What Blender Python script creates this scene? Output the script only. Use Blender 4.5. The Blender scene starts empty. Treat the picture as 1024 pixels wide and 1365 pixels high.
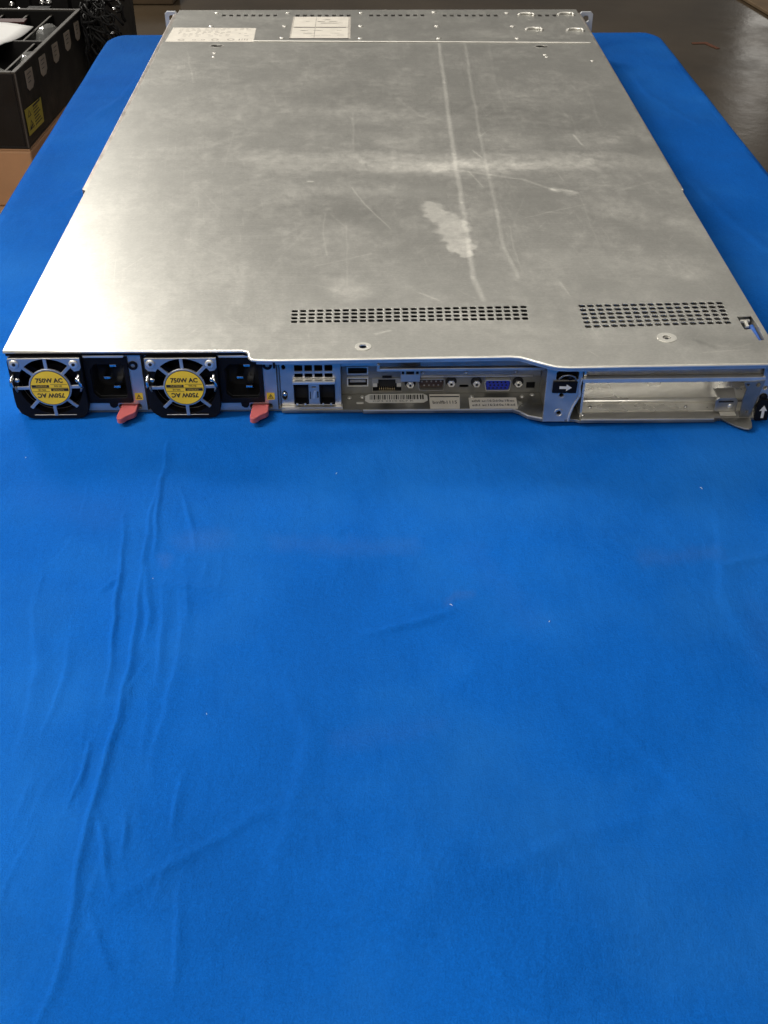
import bpy, bmesh, math, random
import numpy as np
from mathutils import Vector, Matrix
from mathutils.geometry import delaunay_2d_cdt
random.seed(7); rng = np.random.default_rng(7)
PI = math.pi
scn = bpy.context.scene
col = scn.collection
MM = 0.001

# ------------------------------------------------------------------ materials
def nmat(name):
    m = bpy.data.materials.new(name); m.use_nodes = True
    nt = m.node_tree
    return m, nt, nt.nodes['Principled BSDF']

def simple(name, rgb, rough=.5, metal=0., bump=0., bscale=400., var=0., vscale=60., spec=.5, trans=0., coat=0.):
    """principled with noise variation of colour and a fine bump, so no surface is perfectly even"""
    m, nt, b = nmat(name)
    b.inputs['Base Color'].default_value = (*rgb, 1)
    b.inputs['Roughness'].default_value = rough
    b.inputs['Metallic'].default_value = metal
    b.inputs['Specular IOR Level'].default_value = spec
    b.inputs['Transmission Weight'].default_value = trans
    b.inputs['Coat Weight'].default_value = coat
    tc = nt.nodes.new('ShaderNodeTexCoord')
    if var > 0:
        n = nt.nodes.new('ShaderNodeTexNoise'); n.inputs['Scale'].default_value = vscale; n.inputs['Detail'].default_value = 5
        nt.links.new(tc.outputs['Object'], n.inputs['Vector'])
        mr = nt.nodes.new('ShaderNodeMapRange'); mr.inputs['From Min'].default_value = .3; mr.inputs['From Max'].default_value = .7
        mr.inputs['To Min'].default_value = 1 - var; mr.inputs['To Max'].default_value = 1 + var
        nt.links.new(n.outputs['Fac'], mr.inputs['Value'])
        mx = nt.nodes.new('ShaderNodeVectorMath'); mx.operation = 'SCALE'; mx.inputs[0].default_value = rgb
        nt.links.new(mr.outputs[0], mx.inputs['Scale']); nt.links.new(mx.outputs[0], b.inputs['Base Color'])
        mr2 = nt.nodes.new('ShaderNodeMapRange'); mr2.inputs['From Min'].default_value = .3; mr2.inputs['From Max'].default_value = .7
        mr2.inputs['To Min'].default_value = max(.03, rough * (1 - var)); mr2.inputs['To Max'].default_value = min(1, rough * (1 + var))
        nt.links.new(n.outputs['Fac'], mr2.inputs['Value']); nt.links.new(mr2.outputs[0], b.inputs['Roughness'])
    if bump > 0:
        n2 = nt.nodes.new('ShaderNodeTexNoise'); n2.inputs['Scale'].default_value = bscale; n2.inputs['Detail'].default_value = 4
        nt.links.new(tc.outputs['Object'], n2.inputs['Vector'])
        bp = nt.nodes.new('ShaderNodeBump'); bp.inputs['Strength'].default_value = bump; bp.inputs['Distance'].default_value = .001
        nt.links.new(n2.outputs['Fac'], bp.inputs['Height']); nt.links.new(bp.outputs[0], b.inputs['Normal'])
    return m

M = {}
M['steel'] = simple('bare_steel', (.60, .58, .545), .42, .88, .05, 900, .12, 90)
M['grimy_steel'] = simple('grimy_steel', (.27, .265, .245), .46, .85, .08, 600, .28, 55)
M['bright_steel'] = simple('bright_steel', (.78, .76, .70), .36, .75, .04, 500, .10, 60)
M['dull_steel'] = simple('dull_steel', (.42, .405, .375), .45, .88, .06, 700, .15, 80)
M['bay_steel'] = simple('bay_steel', (.80, .77, .69), .28, .66, .05, 500, .15, 60)
M['chrome'] = simple('chrome_wire', (.80, .79, .77), .16, 1)
M['black'] = simple('black_plastic', (.006, .006, .0075), .5, 0, .1, 900, .15, 80, .14)
M['void'] = simple('dark_interior', (.006, .006, .007), .7, 0, 0, 1, .3, 60)  # near-black fill; shade inside openings is put into this colour
M['yellow'] = simple('yellow_label_stock', (.86, .57, .03), .45, 0, 0, 1, .06, 120)
M['ink'] = simple('black_ink', (.012, .011, .010), .5, 0, 0, 1, .2, 300)
M['white'] = simple('white_label_stock', (.72, .70, .65), .5, 0, 0, 1, .05, 120)
M['cream'] = simple('aged_label_stock', (.78, .73, .64), .5, 0, 0, 1, .06, 90)
M['greyink'] = simple('pale_print', (.50, .46, .40), .6, 0, 0, 1, .25, 500)
M['red'] = simple('terracotta_plastic', (.43, .098, .10), .5, 0, .05, 600, .08, 120)
M['vga'] = simple('blue_connector', (.012, .028, .36), .35, 0, 0, 1, .1, 200)
M['serial'] = simple('brown_connector', (.035, .016, .010), .4, 0, 0, 1, .15, 200)
M['slotblue'] = simple('slot_blue', (.02, .10, .40), .4, 0, 0, 1, .1, 100)  # colour of the added piece in the lid slot
M['copper'] = simple('contact_metal', (.65, .52, .32), .3, 1)
M['ear'] = simple('ear_steel', (.50, .51, .53), .5, .6, .03, 500, .1, 90)
M['pink'] = simple('side_rail_steel', (.60, .55, .50), .35, 1, .03, 500, .1, 50)
M['carton'] = simple('corrugated_cardboard', (.43, .235, .115), .75, 0, .25, 160, .10, 14)
M['carton2'] = simple('fresh_cardboard', (.52, .32, .18), .7, 0, .2, 160, .08, 12)
M['esdblack'] = simple('conductive_black_board', (.009, .008, .0075), .5, 0, .25, 140, .25, 18, .25)
M['esdedge'] = simple('worn_board_edge', (.05, .043, .035), .6, 0, .2, 160, .25, 40)
M['tag'] = simple('grey_tag_paper', (.33, .275, .21), .65, 0, .1, 200, .15, 40)
M['esdyellow'] = simple('caution_sticker', (.44, .36, .04), .5, 0, 0, 1, .08, 60)
M['paper'] = simple('white_paper', (.86, .85, .83), .6, 0, .05, 60, .02, 20)
M['clear'] = simple('clear_plastic_film', (.75, .75, .72), .12, 0, .3, 60, .1, 30, .5, .75)
M['wood'] = simple('rough_wood', (.20, .135, .075), .7, 0, .3, 60, .25, 9)
M['orange'] = simple('orange_tape', (.13, .045, .022), .6, 0, .1, 100, .2, 40)
M['cable'] = simple('black_cable', (.009, .0085, .008), .6, 0, .1, 300, .2, 40, .2)
M['redcard'] = simple('dark_red_card', (.05, .006, .005), .6, 0, 0, 1, .1, 40)

# ---- scuffed sheet steel for the lid: brushed grain + scratches and rubbed patches with shapes of their own
def stroke_group():
    g = bpy.data.node_groups.new('stroke', 'ShaderNodeTree')
    for n, t in (('P', 'NodeSocketVector'), ('A', 'NodeSocketVector'), ('BA', 'NodeSocketVector'), ('BAn', 'NodeSocketVector'), ('W', 'NodeSocketFloat'), ('S', 'NodeSocketFloat'), ('In', 'NodeSocketFloat')):
        g.interface.new_socket(n, in_out='INPUT', socket_type=t)
    g.interface.new_socket('Out', in_out='OUTPUT', socket_type='NodeSocketFloat')
    gi = g.nodes.new('NodeGroupInput'); go = g.nodes.new('NodeGroupOutput')
    L = g.links.new
    def vm(op, a, b=None):
        n = g.nodes.new('ShaderNodeVectorMath'); n.operation = op; L(a, n.inputs[0])
        if b is not None: L(b, n.inputs[1])
        return n
    def mt(op, a, b, clamp=False):
        n = g.nodes.new('ShaderNodeMath'); n.operation = op; n.use_clamp = clamp
        for i, v in enumerate((a, b)):
            if isinstance(v, (int, float)): n.inputs[i].default_value = v
            else: L(v, n.inputs[i])
        return n.outputs[0]
    # the running sum feeds (vanishingly) into the position so that strokes are evaluated one after another
    cx = g.nodes.new('ShaderNodeCombineXYZ'); L(mt('MULTIPLY', gi.outputs['In'], 1e-7), cx.inputs['X'])
    pa = vm('SUBTRACT', vm('ADD', gi.outputs['P'], cx.outputs[0]).outputs[0], gi.outputs['A']).outputs[0]
    h = mt('ADD', vm('DOT_PRODUCT', pa, gi.outputs['BAn']).outputs['Value'], 0., True)
    sc = vm('SCALE', gi.outputs['BA']); L(h, sc.inputs['Scale'])
    d = vm('LENGTH', vm('SUBTRACT', pa, sc.outputs[0]).outputs[0]).outputs['Value']
    q = mt('SUBTRACT', 1., mt('DIVIDE', d, gi.outputs['W']), True)
    q = mt('MULTIPLY', mt('MULTIPLY', q, q), mt('SUBTRACT', 3., mt('MULTIPLY', q, 2.)))
    o = mt('ADD', mt('MULTIPLY', q, gi.outputs['S']), gi.outputs['In'])
    L(o, go.inputs[0])
    return g

THIN = [  # polyline (mm), half width mm, strength
 ([(59.3,638),(56.9,508),(53.6,323),(52.5,225),(52.0,142),(51.8,104),(55.2,73)], 3.2, .55),
 ([(85.5,638),(81.6,519),(77.6,366),(76.9,290),(76.1,211),(75.0,148),(78.8,103)], 2.4, .34),
 ([(109,632),(103,507),(104.6,422)], 2.0, .14),
 ([(48.7,291),(78.6,278),(102.5,267),(124.3,245)], 2.6, .36),
 ([(68.8,331),(74.5,314)], 1.0, .7), ([(62.5,286),(70.8,253)], .9, .55),
 ([(-25.6,255),(-11.2,212),(1.2,180)], .8, .55), ([(-42.9,206),(-43.6,174),(-40.7,138)], 1.0, .28),
 ([(-28.1,186),(-26.7,94)], 1.0, .25), ([(-39.7,206),(-24,174)], .9, .2), ([(-47.4,122),(-11.7,140)], .9, .5),
 ([(94.4,197),(139.4,220)], .9, .42), ([(153.2,365),(156.3,342)], 1.6, .7), ([(82.7,184),(81.3,148),(81.6,119)], 1.0, .25),
 ([(137.8,244),(137.5,147)], .9, .22), ([(17.5,83),(28.3,73)], 1.4, .6), ([(-25.5,425),(-24.4,333)], 1.3, .25),
 ([(13.6,465),(31.2,414),(49.5,404)], 2.6, .16), ([(-93.7,271),(-63.5,276)], 1.2, .2), ([(-188,611),(-170,512)], 1.4, .22),
 ([(165,244),(205,268)], 1.2, .28), ([(188,281),(196,236),(203,222)], 1.0, .22), ([(168,441),(214,382)], 1.5, .14),
 ([(136,554),(156,402)], 1.4, .14), ([(-98,56),(-83,37)], .8, .25), ([(104,97),(108,77)], 1.0, .4), ([(40,88),(51,75)], .8, .4),
 ([(184,483),(179,392)], 1.2, .15), ([(-1,89),(84,108)], .7, .2), ([(4,69),(-46,95)], .8, .22), ([(33,35),(72,39)], 1.2, .18),
 ([(168,6),(198,10)], 1.0, .35), ([(177,146),(205,51)], .9, .18), ([(-10,31),(-2,35)], 1.8, .6), ([(108,10),(112,4)], .8, .6),
 ([(190,12),(200,16)], 1.3, .3), ([(182,14),(186,13)], 1.6, .25), ([(-120,330),(-60,210)], .8, .14), ([(-150,180),(-90,120)], .8, .14),
 ([(20,560),(60,470)], 1.3, .14), ([(-60,560),(-10,500)], 1.5, .10), ([(120,150),(170,110)], .8, .2), ([(60,200),(120,165)], .8, .16),
 ([(-57,267),(-53.5,267)], 2.0, 1.0),
 ([(142,190),(120,150),(128,110)], .8, .16), ([(100,240),(86,190),(90,150)], .8, .16), ([(-60,165),(-75,120)], .8, .16),
]
FAT = [  # rubbed patches
 ([(-100,318),(60,304)], 22, .34), ([(40,302),(210,300)], 20, .32), ([(10,294),(95,298)], 26, .36), ([(-90,296),(40,290)], 12, .26), ([(-25,325),(200,318)], 10, .18),
 ([(0,360),(14,350)], 24, .34), ([(92,360),(110,350)], 28, .14), ([(150,355),(180,350)], 20, .24), ([(-30,95),(-24,88)], 16, .4),
 ([(104,300),(150,296)], 16, .2), ([(-60,430),(60,405)], 26, .17), ([(100,680),(140,672)], 26, .2), ([(122,247),(132,243)], 6, .6),
 ([(-24,170),(-20,150)], 24, .10), ([(150,220),(200,180)], 26, .14), ([(-140,420),(-60,520)], 50, .08), ([(20,50),(120,30)], 22, .14),
 ([(-70,250),(40,245)], 16, .10), ([(100,130),(190,110)], 26, .14), ([(-150,610),(-60,600)], 28, .10), ([(30,480),(140,450)], 40, .10),
]
BLOB = [([(31,219),(34,205)], 15, 1), ([(36,200),(47,186)], 15, 1), ([(44,188),(49,150)], 13, 1), ([(38,178),(46,152)], 13, 1), ([(48,145),(50,138)], 8, 1)]
DARKP = [([(-40,215),(30,150)], 55, .22), ([(-30,290),(20,270)], 20, .12), ([(60,250),(180,180)], 60, .16), ([(110,420),(190,330)], 60, .2), ([(-90,190),(-50,120)], 40, .12), ([(168,24),(210,12)], 16, .35), ([(172,17),(176,12)], 5, .4), ([(-80,210),(20,215)], 34, .25), ([(80,440),(200,400)], 50, .18), ([(90,60),(110,20)], 16, .15), ([(-70,480),(70,470)], 60, .18)]

_r = random.Random(4)
for _ in range(20):
    x, y, a, l = _r.uniform(-190, 190), _r.uniform(40, 600), _r.gauss(.2, .9), _r.uniform(15, 90)
    THIN.append(([(x, y), (x+l*math.cos(a)*.6, y+l*math.sin(a))], _r.uniform(.55, .9), _r.uniform(.10, .22)))
FAT = [(p, w*1.1, q if q > .45 else q*.8) for p, w, q in FAT]

def lid_mat():
    m, nt, b = nmat('scuffed_sheet_steel')
    N, L = nt.nodes.new, nt.links.new
    SG = stroke_group()
    tc = N('ShaderNodeTexCoord')
    flat = N('ShaderNodeVectorMath'); flat.operation = 'MULTIPLY'; flat.inputs[1].default_value = (1000, 1000, 0); L(tc.outputs['Object'], flat.inputs[0])
    def wob(scale, amp):
        n = N('ShaderNodeTexNoise'); n.inputs['Scale'].default_value = scale; n.inputs['Detail'].default_value = 3; L(flat.outputs[0], n.inputs['Vector'])
        s = N('ShaderNodeVectorMath'); s.operation = 'SUBTRACT'; s.inputs[1].default_value = (.5, .5, .5); L(n.outputs['Color'], s.inputs[0])
        k = N('ShaderNodeVectorMath'); k.operation = 'MULTIPLY'; k.inputs[1].default_value = (amp, amp, 0); L(s.outputs[0], k.inputs[0])
        a = N('ShaderNodeVectorMath'); a.operation = 'ADD'; L(flat.outputs[0], a.inputs[0]); L(k.outputs[0], a.inputs[1])
        return a.outputs[0]
    pth, pft = wob(.03, 3.5), wob(.055, 26)
    def chain(lst, P):
        prev = None
        for pts, w, s in lst:
            for a, c in zip(pts[:-1], pts[1:]):
                g = N('ShaderNodeGroup'); g.node_tree = SG
                ba = Vector((c[0]-a[0], c[1]-a[1], 0)); n2 = ba.length_squared
                g.inputs['A'].default_value = (a[0], a[1], 0); g.inputs['BA'].default_value = ba
                g.inputs['BAn'].default_value = ba / n2
                g.inputs['W'].default_value = w; g.inputs['S'].default_value = s
                L(P, g.inputs['P'])
                if prev is not None: L(prev, g.inputs['In'])
                prev = g.outputs[0]
        return prev
    pbl = wob(.11, 17)
    thin, blob, fat, dark = chain([(p, w*.95, q*.72) for p, w, q in THIN], pth), chain(BLOB, pbl), chain(FAT, pft), chain(DARKP, pft)
    def noise(scale, stretch, detail=6, rough=.6):
        mp = N('ShaderNodeMapping'); mp.inputs['Scale'].default_value = stretch; L(flat.outputs[0], mp.inputs['Vector'])
        n = N('ShaderNodeTexNoise'); n.inputs['Scale'].default_value = scale; n.inputs['Detail'].default_value = detail; n.inputs['Roughness'].default_value = rough
        L(mp.outputs[0], n.inputs['Vector']); return n.outputs['Fac']
    def rmap(v, a, b_, c, d):
        r = N('ShaderNodeMapRange'); r.inputs['From Min'].default_value = a; r.inputs['From Max'].default_value = b_
        r.inputs['To Min'].default_value = c; r.inputs['To Max'].default_value = d; L(v, r.inputs['Value']); return r.outputs[0]
    def mth(op, a, b_, clamp=False):
        n = N('ShaderNodeMath'); n.operation = op; n.use_clamp = clamp
        for i, v in enumerate((a, b_)):
            if isinstance(v, (int, float)): n.inputs[i].default_value = v
            else: L(v, n.inputs[i])
        return n.outputs[0]
    cloud = noise(.012, (1, 1, 1), 6, .62)
    cloud2 = noise(.03, (.7, 1.3, 1), 7, .7)
    brush = noise(.05, (.12, 14, 1), 4, .6)
    fine = noise(.75, (.6, 1.2, 1), 4, .8)
    def hair(rot, scale, lo, hi):     # very fine rubbed hairlines in one direction
        mp = N('ShaderNodeMapping'); mp.inputs['Rotation'].default_value = (0, 0, math.radians(rot)); L(flat.outputs[0], mp.inputs['Vector'])
        m2 = N('ShaderNodeMapping'); m2.inputs['Scale'].default_value = (.045, 1.6, 1); L(mp.outputs[0], m2.inputs['Vector'])
        n = N('ShaderNodeTexNoise'); n.inputs['Scale'].default_value = scale; n.inputs['Detail'].default_value = 3; n.inputs['Roughness'].default_value = .6; L(m2.outputs[0], n.inputs['Vector'])
        return rmap(n.outputs['Fac'], lo, hi, 0, 1)
    tex = noise(.11, (1.15, .9, 1), 10, .82)
    breakup = rmap(tex, .38, .62, .45, 1.25)
    haze = mth('ADD', mth('MULTIPLY', fat, breakup), mth('MULTIPLY', thin, rmap(fine, .3, .7, .4, 1.25)))
    bl = N('ShaderNodeMapRange'); bl.interpolation_type = 'SMOOTHSTEP'; bl.inputs['From Min'].default_value = .18; bl.inputs['From Max'].default_value = .95; bl.inputs['To Max'].default_value = .5; L(blob, bl.inputs['Value'])
    haze = mth('ADD', haze, mth('MULTIPLY', bl.outputs[0], rmap(tex, .35, .65, .6, 1.2)))
    smudge = mth('MULTIPLY', rmap(noise(.018, (1.25, .85, 1), 11, .80), .46, .64, 0, 1), rmap(tex, .40, .60, .15, 1.3))
    haze = mth('ADD', haze, mth('MULTIPLY', mth('MAXIMUM', smudge, 0.), .26))
    hairs = mth('ADD', mth('ADD', mth('MAXIMUM', hair(4, .5, .60, .74), 0.), mth('MAXIMUM', hair(-62, .4, .63, .76), 0.)), mth('MAXIMUM', hair(83, .4, .62, .76), 0.))
    haze = mth('ADD', haze, mth('MULTIPLY', mth('MULTIPLY', hairs, .34), rmap(cloud, .4, .6, .2, 1.2)))
    haze = mth('MAXIMUM', mth('MINIMUM', haze, 1.0), 0.)
    val = mth('MULTIPLY', mth('MULTIPLY', rmap(tex, .3, .7, .93, 1.07), rmap(brush, .3, .7, .97, 1.025)), rmap(fine, .3, .7, .90, 1.10))
    val = mth('MULTIPLY', val, mth('SUBTRACT', 1., mth('MULTIPLY', dark, .45)))
    cs = N('ShaderNodeVectorMath'); cs.operation = 'SCALE'; cs.inputs[0].default_value = (.515, .508, .474); L(val, cs.inputs['Scale'])
    mix = N('ShaderNodeMix'); mix.data_type = 'RGBA'; L(haze, mix.inputs['Factor']); L(cs.outputs[0], mix.inputs['A']); mix.inputs['B'].default_value = (.70, .68, .62, 1)
    L(mix.outputs['Result'], b.inputs['Base Color'])
    L(mth('SUBTRACT', .93, mth('MULTIPLY', haze, .55)), b.inputs['Metallic'])
    r = mth('ADD', rmap(cloud2, .3, .7, .355, .375), mth('MULTIPLY', haze, .10))
    L(mth('ADD', r, rmap(fine, .3, .7, -.012, .012)), b.inputs['Roughness'])
    bp = N('ShaderNodeBump'); bp.inputs['Strength'].default_value = .06; bp.inputs['Distance'].default_value = .0003
    L(mth('ADD', mth('MULTIPLY', fine, .5), mth('MULTIPLY', brush, .8)), bp.inputs['Height']); L(bp.outputs[0], b.inputs['Normal'])
    return m
M['lid'] = lid_mat()

def cloth_mat():
    m, nt, b = nmat('blue_cotton_cloth')
    N, L = nt.nodes.new, nt.links.new
    tc = N('ShaderNodeTexCoord'); P = tc.outputs['Object']
    def noise(scale, detail=5, stretch=None):
        n = N('ShaderNodeTexNoise'); n.inputs['Scale'].default_value = scale; n.inputs['Detail'].default_value = detail; n.inputs['Roughness'].default_value = .6
        if stretch:
            mp = N('ShaderNodeMapping'); mp.inputs['Scale'].default_value = stretch; L(P, mp.inputs['Vector']); L(mp.outputs[0], n.inputs['Vector'])
        else: L(P, n.inputs['Vector'])
        return n.outputs['Fac']
    def rmap(v, a, b_, c, d):
        r = N('ShaderNodeMapRange'); r.inputs['From Min'].default_value = a; r.inputs['From Max'].default_value = b_
        r.inputs['To Min'].default_value = c; r.inputs['To Max'].default_value = d; L(v, r.inputs['Value']); return r.outputs[0]
    def mul(a, c):
        n = N('ShaderNodeMath'); n.operation = 'MULTIPLY'; L(a, n.inputs[0]); L(c, n.inputs[1]); return n.outputs[0]
    v = mul(mul(mul(rmap(noise(5, 4), .3, .7, .87, 1.13), rmap(noise(28, 6, (1.3, .8, 1)), .3, .7, .95, 1.05)), rmap(noise(1400, 2), .3, .7, .88, 1.12)), rmap(noise(520, 3), .3, .7, .92, 1.08))
    cs = N('ShaderNodeVectorMath'); cs.operation = 'SCALE'; cs.inputs[0].default_value = (.0018, .082, .362); L(v, cs.inputs['Scale'])
    fade = N('ShaderNodeMix'); fade.data_type = 'RGBA'; L(rmap(noise(8, 7), .44, .68, 0, .5), fade.inputs['Factor']); L(cs.outputs[0], fade.inputs['A']); fade.inputs['B'].default_value = (.012, .125, .43, 1)
    # faint grey-brown smudges where hands and metal rubbed the cloth
    SG = bpy.data.node_groups['stroke']
    flat = N('ShaderNodeVectorMath'); flat.operation = 'MULTIPLY'; flat.inputs[1].default_value = (1000, 1000, 0); L(P, flat.inputs[0])
    nz = N('ShaderNodeTexNoise'); nz.inputs['Scale'].default_value = .09; L(flat.outputs[0], nz.inputs['Vector'])
    k = N('ShaderNodeVectorMath'); k.operation = 'MULTIPLY_ADD'; k.inputs[1].default_value = (14, 14, 0); L(nz.outputs['Color'], k.inputs[0]); L(flat.outputs[0], k.inputs[2])
    prev = None
    for a, c, w, s in [((-104,-102),(-93,-101),11,.16), ((-60,-103),(5,-106),8,.12), ((120,-120),(155,-112),8,.14), ((22,-145),(32,-142),4,.18),
                       ((-113,-118),(-113,-118.5),6,.2), ((165,-150),(150,-260),9,.05), ((-25,-232),(10,-225),8,.07), ((35,-110),(60,-160),10,.05), ((-190,-60),(-150,-80),16,.05)]:
        g = N('ShaderNodeGroup'); g.node_tree = SG
        ba = Vector((c[0]-a[0], c[1]-a[1], 0))
        g.inputs['A'].default_value = (a[0]+7, a[1]+7, 0); g.inputs['BA'].default_value = ba; g.inputs['BAn'].default_value = ba/ba.length_squared
        g.inputs['W'].default_value = w*1.3; g.inputs['S'].default_value = s*.55; L(k.outputs[0], g.inputs['P'])
        if prev: L(prev, g.inputs['In'])
        prev = g.outputs[0]
    mix = N('ShaderNodeMix'); mix.data_type = 'RGBA'; L(prev, mix.inputs['Factor']); L(fade.outputs['Result'], mix.inputs['A']); mix.inputs['B'].default_value = (.075, .12, .26, 1)
    L(mix.outputs['Result'], b.inputs['Base Color'])
    b.inputs['Roughness'].default_value = .85; b.inputs['Specular IOR Level'].default_value = .05
    b.inputs['Sheen Weight'].default_value = .0; b.inputs['Sheen Roughness'].default_value = .5; b.inputs['Sheen Tint'].default_value = (.45, .65, 1, 1)
    bp = N('ShaderNodeBump'); bp.inputs['Strength'].default_value = .5; bp.inputs['Distance'].default_value = .0006
    hs = N('ShaderNodeMath'); hs.operation = 'ADD'; L(noise(1500, 2), hs.inputs[0]); L(rmap(noise(70, 4, (1.6, .7, 1)), 0, 1, 0, 3.0), hs.inputs[1])
    L(hs.outputs[0], bp.inputs['Height']); L(bp.outputs[0], b.inputs['Normal'])
    return m
M['cloth'] = cloth_mat()

def floor_mat():
    m, nt, b = nmat('polished_concrete')
    N, L = nt.nodes.new, nt.links.new
    tc = N('ShaderNodeTexCoord')
    def noise(scale, d=6, st=(1,1,1)):
        mp = N('ShaderNodeMapping'); mp.inputs['Scale'].default_value = st; L(tc.outputs['Object'], mp.inputs['Vector'])
        n = N('ShaderNodeTexNoise'); n.inputs['Scale'].default_value = scale; n.inputs['Detail'].default_value = d; n.inputs['Roughness'].default_value = .65
        L(mp.outputs[0], n.inputs['Vector']); return n.outputs['Fac']
    cr = N('ShaderNodeValToRGB'); cr.color_ramp.elements[0].position = .3; cr.color_ramp.elements[0].color = (.036, .025, .015, 1)
    cr.color_ramp.elements[1].position = .72; cr.color_ramp.elements[1].color = (.080, .058, .036, 1)
    L(noise(1.7), cr.inputs['Fac']); L(cr.outputs['Color'], b.inputs['Base Color'])
    r = N('ShaderNodeMapRange'); r.inputs['From Min'].default_value = .3; r.inputs['From Max'].default_value = .7; r.inputs['To Min'].default_value = .10; r.inputs['To Max'].default_value = .24
    L(noise(5), r.inputs['Value']); L(r.outputs[0], b.inputs['Roughness'])
    b.inputs['Specular IOR Level'].default_value = .3
    bp = N('ShaderNodeBump'); bp.inputs['Strength'].default_value = .12; bp.inputs['Distance'].default_value = .004
    L(noise(14, 4), bp.inputs['Height']); L(bp.outputs[0], b.inputs['Normal'])
    return m
M['floor'] = floor_mat()

# ------------------------------------------------------------------ mesh builder (millimetres)
MAP = {'XY': lambda u, v, w: (u, v, w), 'XZ': lambda u, v, w: (u, w, v), 'YZ': lambda u, v, w: (w, u, v)}
class MB:
    def __init__(s): s.bm = bmesh.new(); s.mats = []
    def mi(s, m):
        if m not in s.mats: s.mats.append(m)
        return s.mats.index(m)
    def box(s, x0, x1, y0, y1, z0, z1, m):
        return s.prism([(x0, y0), (x1, y0), (x1, y1), (x0, y1)], z0, z1, m)
    def prism(s, poly, w0, w1, m, plane='XY'):
        """extruded outline"""
        f = MAP[plane]; i = s.mi(m); n = len(poly)
        a = [s.bm.verts.new(f(u, v, w0)) for u, v in poly]; b = [s.bm.verts.new(f(u, v, w1)) for u, v in poly]
        fs = [s.bm.faces.new(a), s.bm.faces.new(b[::-1])]
        for k in range(n): fs.append(s.bm.faces.new((a[k], b[k], b[(k+1) % n], a[(k+1) % n])))
        for q in fs: q.material_index = i
        bmesh.ops.recalc_face_normals(s.bm, faces=fs)
        return fs
    def plate(s, outer, holes, w0, w1, m, plane='XY'):
        """sheet with real openings"""
        f = MAP[plane]; i = s.mi(m); fs = []
        loops = [outer] + list(holes); pts = []; es = []
        for lp in loops:
            k0 = len(pts); pts += [Vector(q) for q in lp]; es += [(k0+k, k0+(k+1) % len(lp)) for k in range(len(lp))]
        _, _, tris, *_ = delaunay_2d_cdt(pts, es, [], 0, 1e-7)
        boxes = [(min(q[0] for q in lp), max(q[0] for q in lp), min(q[1] for q in lp), max(q[1] for q in lp), lp) for lp in loops]
        def inside(x, y, bx):
            if x < bx[0] or x > bx[1] or y < bx[2] or y > bx[3]: return False
            r = False; lp = bx[4]; j = len(lp)-1
            for k in range(len(lp)):
                if (lp[k][1] > y) != (lp[j][1] > y) and x < (lp[j][0]-lp[k][0])*(y-lp[k][1])/(lp[j][1]-lp[k][1])+lp[k][0]: r = not r
                j = k
            return r
        a = [s.bm.verts.new(f(q[0], q[1], w0)) for q in pts]; b = [s.bm.verts.new(f(q[0], q[1], w1)) for q in pts]
        for ix in tris:
            x, y = sum(pts[k][0] for k in ix)/3, sum(pts[k][1] for k in ix)/3
            if not inside(x, y, boxes[0]) or any(inside(x, y, bx) for bx in boxes[1:]): continue
            fs.append(s.bm.faces.new([a[k] for k in ix])); fs.append(s.bm.faces.new([b[k] for k in ix[::-1]]))
        k0 = 0
        for lp in loops:
            n = len(lp)
            for k in range(n):
                p, q = k0 + k, k0 + (k+1) % n
                fs.append(s.bm.faces.new((a[p], b[p], b[q], a[q])))
            k0 += n
        for q in fs: q.material_index = i
        bmesh.ops.recalc_face_normals(s.bm, faces=fs)
    def cyl(s, c, r, w0, w1, m, plane='XZ', n=24, r2=None):
        f = MAP[plane]; i = s.mi(m); r2 = r if r2 is None else r2
        a = [s.bm.verts.new(f(c[0]+r*math.cos(2*PI*k/n), c[1]+r*math.sin(2*PI*k/n), w0)) for k in range(n)]
        b = [s.bm.verts.new(f(c[0]+r2*math.cos(2*PI*k/n), c[1]+r2*math.sin(2*PI*k/n), w1)) for k in range(n)]
        fs = [s.bm.faces.new(a), s.bm.faces.new(b[::-1])]
        for k in range(n): fs.append(s.bm.faces.new((a[k], b[k], b[(k+1) % n], a[(k+1) % n])))
        for q in fs: q.material_index = i
        bmesh.ops.recalc_face_normals(s.bm, faces=fs)
        for q in fs[2:]: q.smooth = True
    def dome(s, c, r, h, base, m, plane='XZ', sign=-1, n=20, rings=4):
        f = MAP[plane]; i = s.mi(m); rows = []
        for j in range(rings):
            a = j/rings*PI/2
            rows.append([s.bm.verts.new(f(c[0]+r*math.cos(a)*math.cos(2*PI*k/n), c[1]+r*math.cos(a)*math.sin(2*PI*k/n), base+sign*h*math.sin(a))) for k in range(n)])
        top = s.bm.verts.new(f(c[0], c[1], base+sign*h)); fs = []
        for j in range(rings-1):
            for k in range(n): fs.append(s.bm.faces.new((rows[j][k], rows[j][(k+1) % n], rows[j+1][(k+1) % n], rows[j+1][k])))
        for k in range(n): fs.append(s.bm.faces.new((rows[-1][k], rows[-1][(k+1) % n], top)))
        fs.append(s.bm.faces.new(rows[0][::-1]))
        for q in fs: q.material_index = i; q.smooth = True
        bmesh.ops.recalc_face_normals(s.bm, faces=fs)
    def ring(s, c, r0, r1, w0, w1, m, plane='XZ', n=32):
        s.plate([(c[0]+r1*math.cos(2*PI*k/n), c[1]+r1*math.sin(2*PI*k/n)) for k in range(n)],
                [[(c[0]+r0*math.cos(2*PI*k/n), c[1]+r0*math.sin(2*PI*k/n)) for k in range(n)]], w0, w1, m, plane)
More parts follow.
